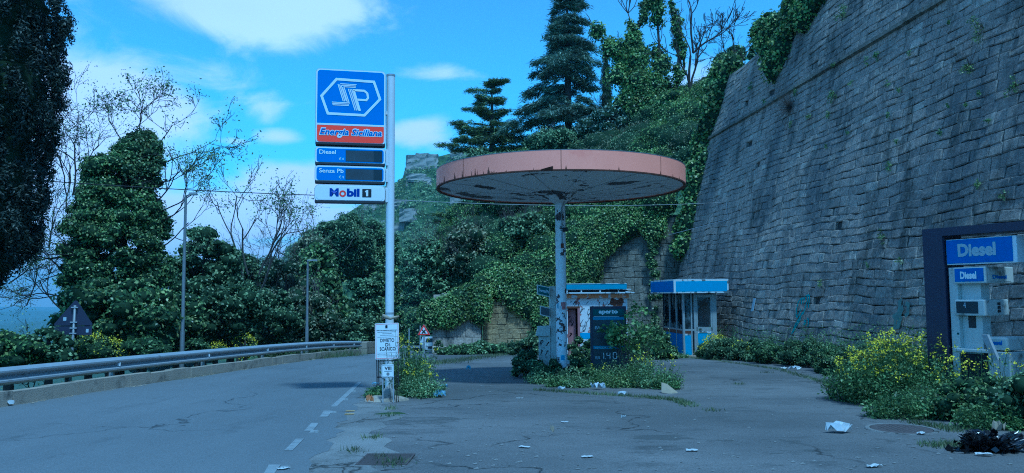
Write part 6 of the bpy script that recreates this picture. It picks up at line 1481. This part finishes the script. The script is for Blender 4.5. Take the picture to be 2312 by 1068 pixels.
# drain holes in the wall
for i, (px, py, a, b_) in enumerate(((1716, 120, 1, 1), (1932, 333, 1, 1), (2097, 270, 1, 1), (2196, 358, 1, 1), (1908, 532, 1, 1), (1908, 743, 1, 1), (2065, 505, 1, 1))): pass

# ================================================================== GRASS, LITTER, GROUND DETAILS
def grass(name, label, pts, n, h, r, mat='grass'):
    C = []
    for (px, py) in pts:
        g = G(px, py); m_ = n; C.append(np.stack([g.x+rng.normal(size=m_)*r, g.y+rng.normal(size=m_)*r*1.2, np.zeros(m_)], 1))
    C = np.concatenate(C); C[:, 2] = Hv(C[:, 0], C[:, 1]); m_ = len(C); tip = C+np.stack([rng.normal(size=m_)*h*.4, rng.normal(size=m_)*h*.4, rng.uniform(.4, 1.2, m_)*h], 1); w = rng.normal(size=(m_, 3))*.004+.002; w[:, 2] = 0
    V = np.stack([C-w, C+w, tip], 1).reshape(-1, 3); F = np.arange(3*m_).reshape(-1, 3); return stuff(npmesh(name, V, F, mat), label, 'grass')
line = lambda pts, n: [(float(np.interp(t, np.linspace(0, 1, len(pts)), [p[0] for p in pts])), float(np.interp(t, np.linspace(0, 1, len(pts)), [p[1] for p in pts]))) for t in np.linspace(0, 1, n)]
gp = line([(1220, 882), (1330, 890), (1450, 897), (1530, 905), (1550, 914)], 30)+line([(1560, 918), (1610, 928)], 2)+line([(1950, 905), (2050, 925), (2150, 935), (2300, 940)], 40)+line([(890, 888), (960, 892), (990, 880)], 12)+line([(2060, 955), (2120, 965), (2160, 975)], 10)+line([(2100, 1008), (2165, 1005)], 7)+line([(1500, 805), (1600, 812), (1760, 835), (1880, 870)], 40)+[(840, 990), (880, 940), (885, 925), (860, 1035), (880, 1050), (900, 1045), (800, 1020), (1925, 872), (1730, 842), (1668, 868), (845, 880), (843, 890)]
grass('grass_tufts', 'thin grass growing along the cracks and edges of the tarmac', gp, 60, .07, .07)
grass('tall_grass', 'tall grass blades at the foot of the brambles by the blue pump', line([(2080, 925), (2150, 935), (2210, 940)], 14), 130, .35, .14)
grass('verge_grass', 'yellowish grass strip along the exit lane below the back wall', line([(950, 824), (1020, 818), (1080, 808), (1150, 800)], 30), 90, .12, .3)
grass('kerb_grass', 'grass and weeds behind the kerb under the guard rail', line([(20, 885), (120, 872), (250, 855), (400, 838), (560, 822), (700, 811), (800, 803)], 70), 110, .32, .28)
def paper(name, label, px, py, s, mat='paper', crumple=.25, seed=1, asp=.6, cat='litter', h=.03, group=None):
    g = G(px, py); r = random.Random(seed); n = 7; V = []; F = []
    for i in range(n):
        for j in range(n):
            u, v = i/(n-1)-.5, j/(n-1)-.5; V.append((s*(u+r.uniform(-.06, .06)), s*asp*(v+r.uniform(-.08, .08))*(1-.5*abs(u)*crumple*4), h*(.15+r.random()*crumple*2.5+.5*crumple*math.cos(u*3)*math.cos(v*3))))
    for i in range(n-1):
        for j in range(n-1): F.append((i*n+j, (i+1)*n+j, (i+1)*n+j+1, i*n+j+1))
    o_ = MB().add(V, F).build(name, mat); o_.location = (g.x, g.y, H(g.x, g.y)+.012); o_.rotation_euler.z = r.uniform(-.5, .5); tag(o_, label, cat, group); return o_
LIT = [(1895, 978, .34, 'plastic_white', .9, 'crumpled white plastic sheet on the tarmac near the manhole'), (2080, 982, .12, 'paper', .3, 'flat white paper just right of the manhole'), (2225, 948, .16, 'paper', .6, 'white scrap in front of the brambles right of the manhole'), (2297, 953, .2, 'plastic_white', .6, 'white scrap at the right edge by the brambles'),
       (2222, 1031, .15, 'paper', .3, 'white paper lying in front of the black bag'), (1184, 1012, .13, 'paper', .15, 'flat white paper in the middle of the forecourt'), (1173, 901, .13, 'paper', .1, 'flat pale card left of the island'), (1350, 880, .3, 'plastic_white', 1.0, 'crumpled white bag at the front of the island'), (1268, 881, .14, 'plastic_white', .6, 'small white wrapper at the left front of the island'),
       (1405, 893, .15, 'plastic_white', .6, 'white scrap right of the crumpled bag at the island'), (973, 876, .2, 'paper', 1.2, 'pale crumpled cardboard in the weeds right of the sign pole'), (1000, 878, .2, 'plastic_blue', .7, 'blue plastic scrap right of the pole weeds'), (992, 898, .22, 'plastic_blue', .9, 'clear bluish bottle-like wrapper below the pole weeds'), (848, 870, .15, 'plastic_blue', .5, 'small blue wrapper at the road edge left of the sign pole'),
       (1408, 947, .07, 'paper', .5, 'tiny white scrap in front of the island'), (1562, 1020, .12, 'paper', .2, 'flat scrap on the tarmac right of centre'), (1972, 1056, .16, 'paper', .25, 'flat scrap at the bottom edge left of the black bag'), (1326, 1034, .12, 'paper', .1, 'faint scrap at the bottom centre'), (1275, 955, .1, 'paper', .1, 'thin pale scrap before the island'), (1058, 837, .14, 'plastic_blue', 1.0, 'pale blue bag in the shade on the exit lane'),
       (1972, 905, .12, 'plastic_white', .9, 'white crumpled scrap below the big mustard bush'), (2092, 937, .14, 'plastic_white', .8, 'white scrap at the foot of the grassy weeds'), (1795, 836, .3, 'plastic_white', .8, 'white litter by the wall weeds in the distance'), (1770, 834, .22, 'paper', .5, 'smaller white litter left of the distant scrap'), (1900, 862, .35, 'paper', .5, 'scattered pale rubble scraps at the weed edge'), (10, 918, .3, 'plastic_white', .8, 'dirty white scrap against the kerb at far left'),
       (640, 1062, .12, 'paper', .2, 'flat white scrap beside the nearest edge dash'), (1247, 982, .05, 'wood', .8, 'tiny brown leaf on the forecourt'), (835, 911, .13, 'orange_band', 1.0, 'rusty orange wrapper at the road edge by the low slab'), (150, 893, .2, 'paper', .7, 'scrap of paper at the kerb foot, left'), (255, 868, .2, 'paper', .7, 'scrap of paper at the kerb foot below the ivy tree')]
for i, (px, py, s_, mt, cr_, lb) in enumerate(LIT): paper('litter', lb, px, py, s_, mt, min(.9, cr_), 30+i, .55, h=.02+.035*cr_)
# specks of rubbish nobody would count
V = []; pxs = rng.uniform(680, 2300, 380); pys = 800+rng.uniform(0, 1, 380)**.8*265; mb = MB()
for a, b_ in zip(pxs, pys):
    g = G(a, b_)
    if g.x < interp(XR, g.y)+.1 or g.x > 8: continue
    s_ = rng.uniform(.008, .028); mb.add([(g.x-s_, g.y-s_*.7, H(g.x, g.y)+.008), (g.x+s_, g.y-s_*.5, H(g.x, g.y)+.009), (g.x+s_*.6, g.y+s_*.9, H(g.x, g.y)+.009+s_*.3), (g.x-s_*.7, g.y+s_*.6, H(g.x, g.y)+.008)], [(0, 1, 2, 3)])
stuff(mb.build('gravel_specks', 'concrete_worn'), 'loose chips and specks scattered over the forecourt', 'gravel')
mb = MB()
for y in np.arange(6, 36, .07):
    for _ in range(3):
        if math.sin(y*2.3)+math.sin(y*5.9+1)+rng.normal()*.6 < .55: continue
        x = interp(XLs, y)+rng.uniform(.02, .25)**1.3; s_ = rng.uniform(.005, .028); z = hz(y)+.012; mb.add([(x-s_, y-s_, z), (x+s_, y-s_*.6, z+.004), (x+s_*.7, y+s_, z+s_*.4), (x-s_*.8, y+s_*.6, z)], [(0, 1, 2, 3)])
stuff(mb.build('kerb_debris', 'wood'), 'dry leaves and chips gathered along the kerb foot', 'debris')
# raised road studs
for i, (px, py) in enumerate(((820, 872), (798, 885), (780, 904), (752, 933), (710, 977), (643, 1060))):
    g = gpt(px, py, .01); o_ = MB().add([(-.055, -.045, 0), (.055, -.045, 0), (.055, .045, 0), (-.055, .045, 0), (-.04, -.028, .02), (.04, -.028, .02), (.04, .028, .02), (-.04, .028, .02)], [(4, 5, 6, 7), (0, 1, 5, 4), (1, 2, 6, 5), (2, 3, 7, 6), (3, 0, 4, 7)]).build('road_stud', 'road_paint')
    o_.location = g; tag(o_, ['white road stud farthest from the camera, by the solid edge line', 'second farthest road stud beside the solid edge line', 'road stud beside the near end of the solid edge line', 'road stud at the right of the smallest dash', 'road stud beside the second dash from the solid line', 'nearest road stud at the bottom of the picture'][i], 'road stud', 'road studs beside the edge line')
# yellow marks
for px, py, lb in ((790, 930, 'upper yellow paint mark on the concrete edge'), (788, 937, 'lower yellow paint mark on the concrete edge')):
    g = gpt(px, py, .016); o_ = MB().add([(-.07, -.03, 0), (.07, -.02, 0), (.08, .03, 0), (-.06, .025, 0)], [(0, 1, 2, 3)]).build('paint_mark', 'yellow_mark'); o_.location = g; tag(o_, lb, 'paint mark')
# drain grate and manhole
g = gpt(872, 1040, .008); rt = root('drain_grate', g, 'rusty rectangular iron drain grate overgrown with moss at the bottom left', 'drain grate', rz=R(-2))
MB().box(-.26, .26, -.27, -.25, 0, .012).box(-.26, .26, .25, .27, 0, .012).box(-.26, -.24, -.25, .25, 0, .012).box(.24, .26, -.25, .25, 0, .012).build('frame', 'rusty_iron', rt)
mb = MB()
for i in range(13): mb.box(-.24, .24, -.245+i*.038, -.225+i*.038, .001, .010)
mb.build('bars', 'rusty_iron', rt); MB().box(-.24, .24, -.25, .25, -.002, .0005).build('pit', 'soil', rt)
g = gpt(2035, 971, .006); rt = root('manhole_cover', g, 'round rusty manhole cover in the tarmac near the brambles', 'manhole cover')
MB().lathe([(0, .016), (.34, .016), (.36, .012), (.36, 0)], 40).build('lid', 'rusty_iron', rt); MB().lathe([(.37, 0), (.37, .014), (.42, .012), (.43, 0)], 40).build('ring', 'concrete_worn', rt)
mb = MB()
for a in range(-4, 5):
    for b_ in range(-4, 5):
        if a*a+b_*b_ < 17: mb.box(a*.07-.012, a*.07+.012, b_*.07-.012, b_*.07+.012, .016, .02)
mb.build('tread_pattern', 'rusty_iron', rt)
# black bag
def bag():
    g = G(2240, 1020); rt = root('bin_bag', (g.x, g.y, H(g.x, g.y)), 'torn black plastic rubbish bag lying in a heap at the bottom right', 'rubbish bag')
    from mathutils import noise
    bm = bmesh.new(); bmesh.ops.create_icosphere(bm, subdivisions=5, radius=1)
    for v in bm.verts:
        c = v.co.copy(); a = noise.noise(c*1.6+Vector((3, 1, 2))); b_ = abs(noise.noise(c*4.1)); d_ = abs(noise.noise(c*9.3+Vector((5, 2, 1)))); s_ = .75+.55*a-.45*b_-.25*d_; v.co = Vector((c.x*.40*s_, c.y*.24*s_, max(-.01, (c.z*.5+.38)*.36*s_)))
    me = bpy.data.meshes.new('plastic'); bm.to_mesh(me); bm.free(); me.materials.append(M['bin_bag']); o_ = bpy.data.objects.new('plastic', me); COL.objects.link(o_); o_.parent = rt
    n = 150; C = np.stack([rng.normal(size=n)*.15, rng.normal(size=n)*.09, np.abs(rng.normal(size=n))*.07+.04], 1); C[:25, 0] -= .26; C[:25, 2] *= .3; V, F = leafquads(C, unit(n, 1), .09, .8, .9, .6); npmesh('torn_flap', V, F, 'bin_bag', rt)
    o2 = paper('litter', 'crushed brown cardboard carton poking out of the black bag', 2258, 1012, .14, 'wood', .9, 77, .8, h=.05); o2.location.z += .16
    o2 = paper('litter', 'white shred caught in the left of the black bag', 2208, 1014, .07, 'plastic_white', .9, 78, .8, h=.05); o2.location.z += .05
bag()
# planks and block beside the column
def boards():
    Y = 18.5; x = ix(1300, Y); g = Vector((x, Y, H(x, Y)))
    rt = root('plank_pile', g, 'stack of pale planks lying on rusty blocks right of the canopy column', 'plank pile')
    MB().box(-.3, .3, -.12, .15, 0, .30, .01).build('block', 'rust', rt)
    MB().box(-.38, .45, -.2, .22, .30, .36, .005).build('slab', 'concrete', rt)
    for i, (a, b_, c, d_) in enumerate(((-.35, .12, -.15, -.08), (-.30, .16, -.05, .03), (-.38, .06, .05, .12))): MB().box(a, b_, c, d_, .361+.0*i, .395+.01*i).build('plank', 'kiosk_white', rt)
boards()
# broken pale panel at the right tip of the island
def panelbit():
    g = G(1512, 888); o_ = MB().add([(-.16, -.05, .02), (.02, -.10, .0), (.16, .02, .0), (-.02, .12, .16), (-.14, .06, .20), (-.16, -.03, .05), (.02, -.08, .03), (.15, .04, .02)], [(0, 1, 2, 3, 4), (0, 5, 6, 1), (1, 6, 7, 2), (5, 4, 3, 7, 6)]).build('broken_panel', 'wood'); o_.location = g; tag(o_, 'broken pale wooden board leaning at the right tip of the island', 'broken board')
panelbit()
# haze
hzb = MB().box(-9600, 9600, -9400, 9600, -300, 260).build('haze', 'paper'); hzb.data.materials.clear(); hzb['kind'] = 'stuff'; hzb['label'] = 'thin blue haze in the air'; hzb['category'] = 'haze'
m_, nt, N, L = new_mat('haze_mat'); v_ = N.new('ShaderNodeVolumePrincipled'); v_.inputs['Color'].default_value = (.62, .86, 1, 1); v_.inputs['Density'].default_value = .00024; v_.inputs['Anisotropy'].default_value = .2; o = N.new('ShaderNodeOutputMaterial'); L.new(v_.outputs[0], o.inputs['Volume']); hzb.data.materials.append(m_)
for o in bpy.data.objects:
    if o.type == 'MESH' and o.parent is None and 'label' not in o and o.get('kind') != 'structure': print('UNLABELLED', o.name)
print('FACES', sum(len(o.data.polygons) for o in bpy.data.objects if o.type == 'MESH'), 'OBJ', len(bpy.data.objects))
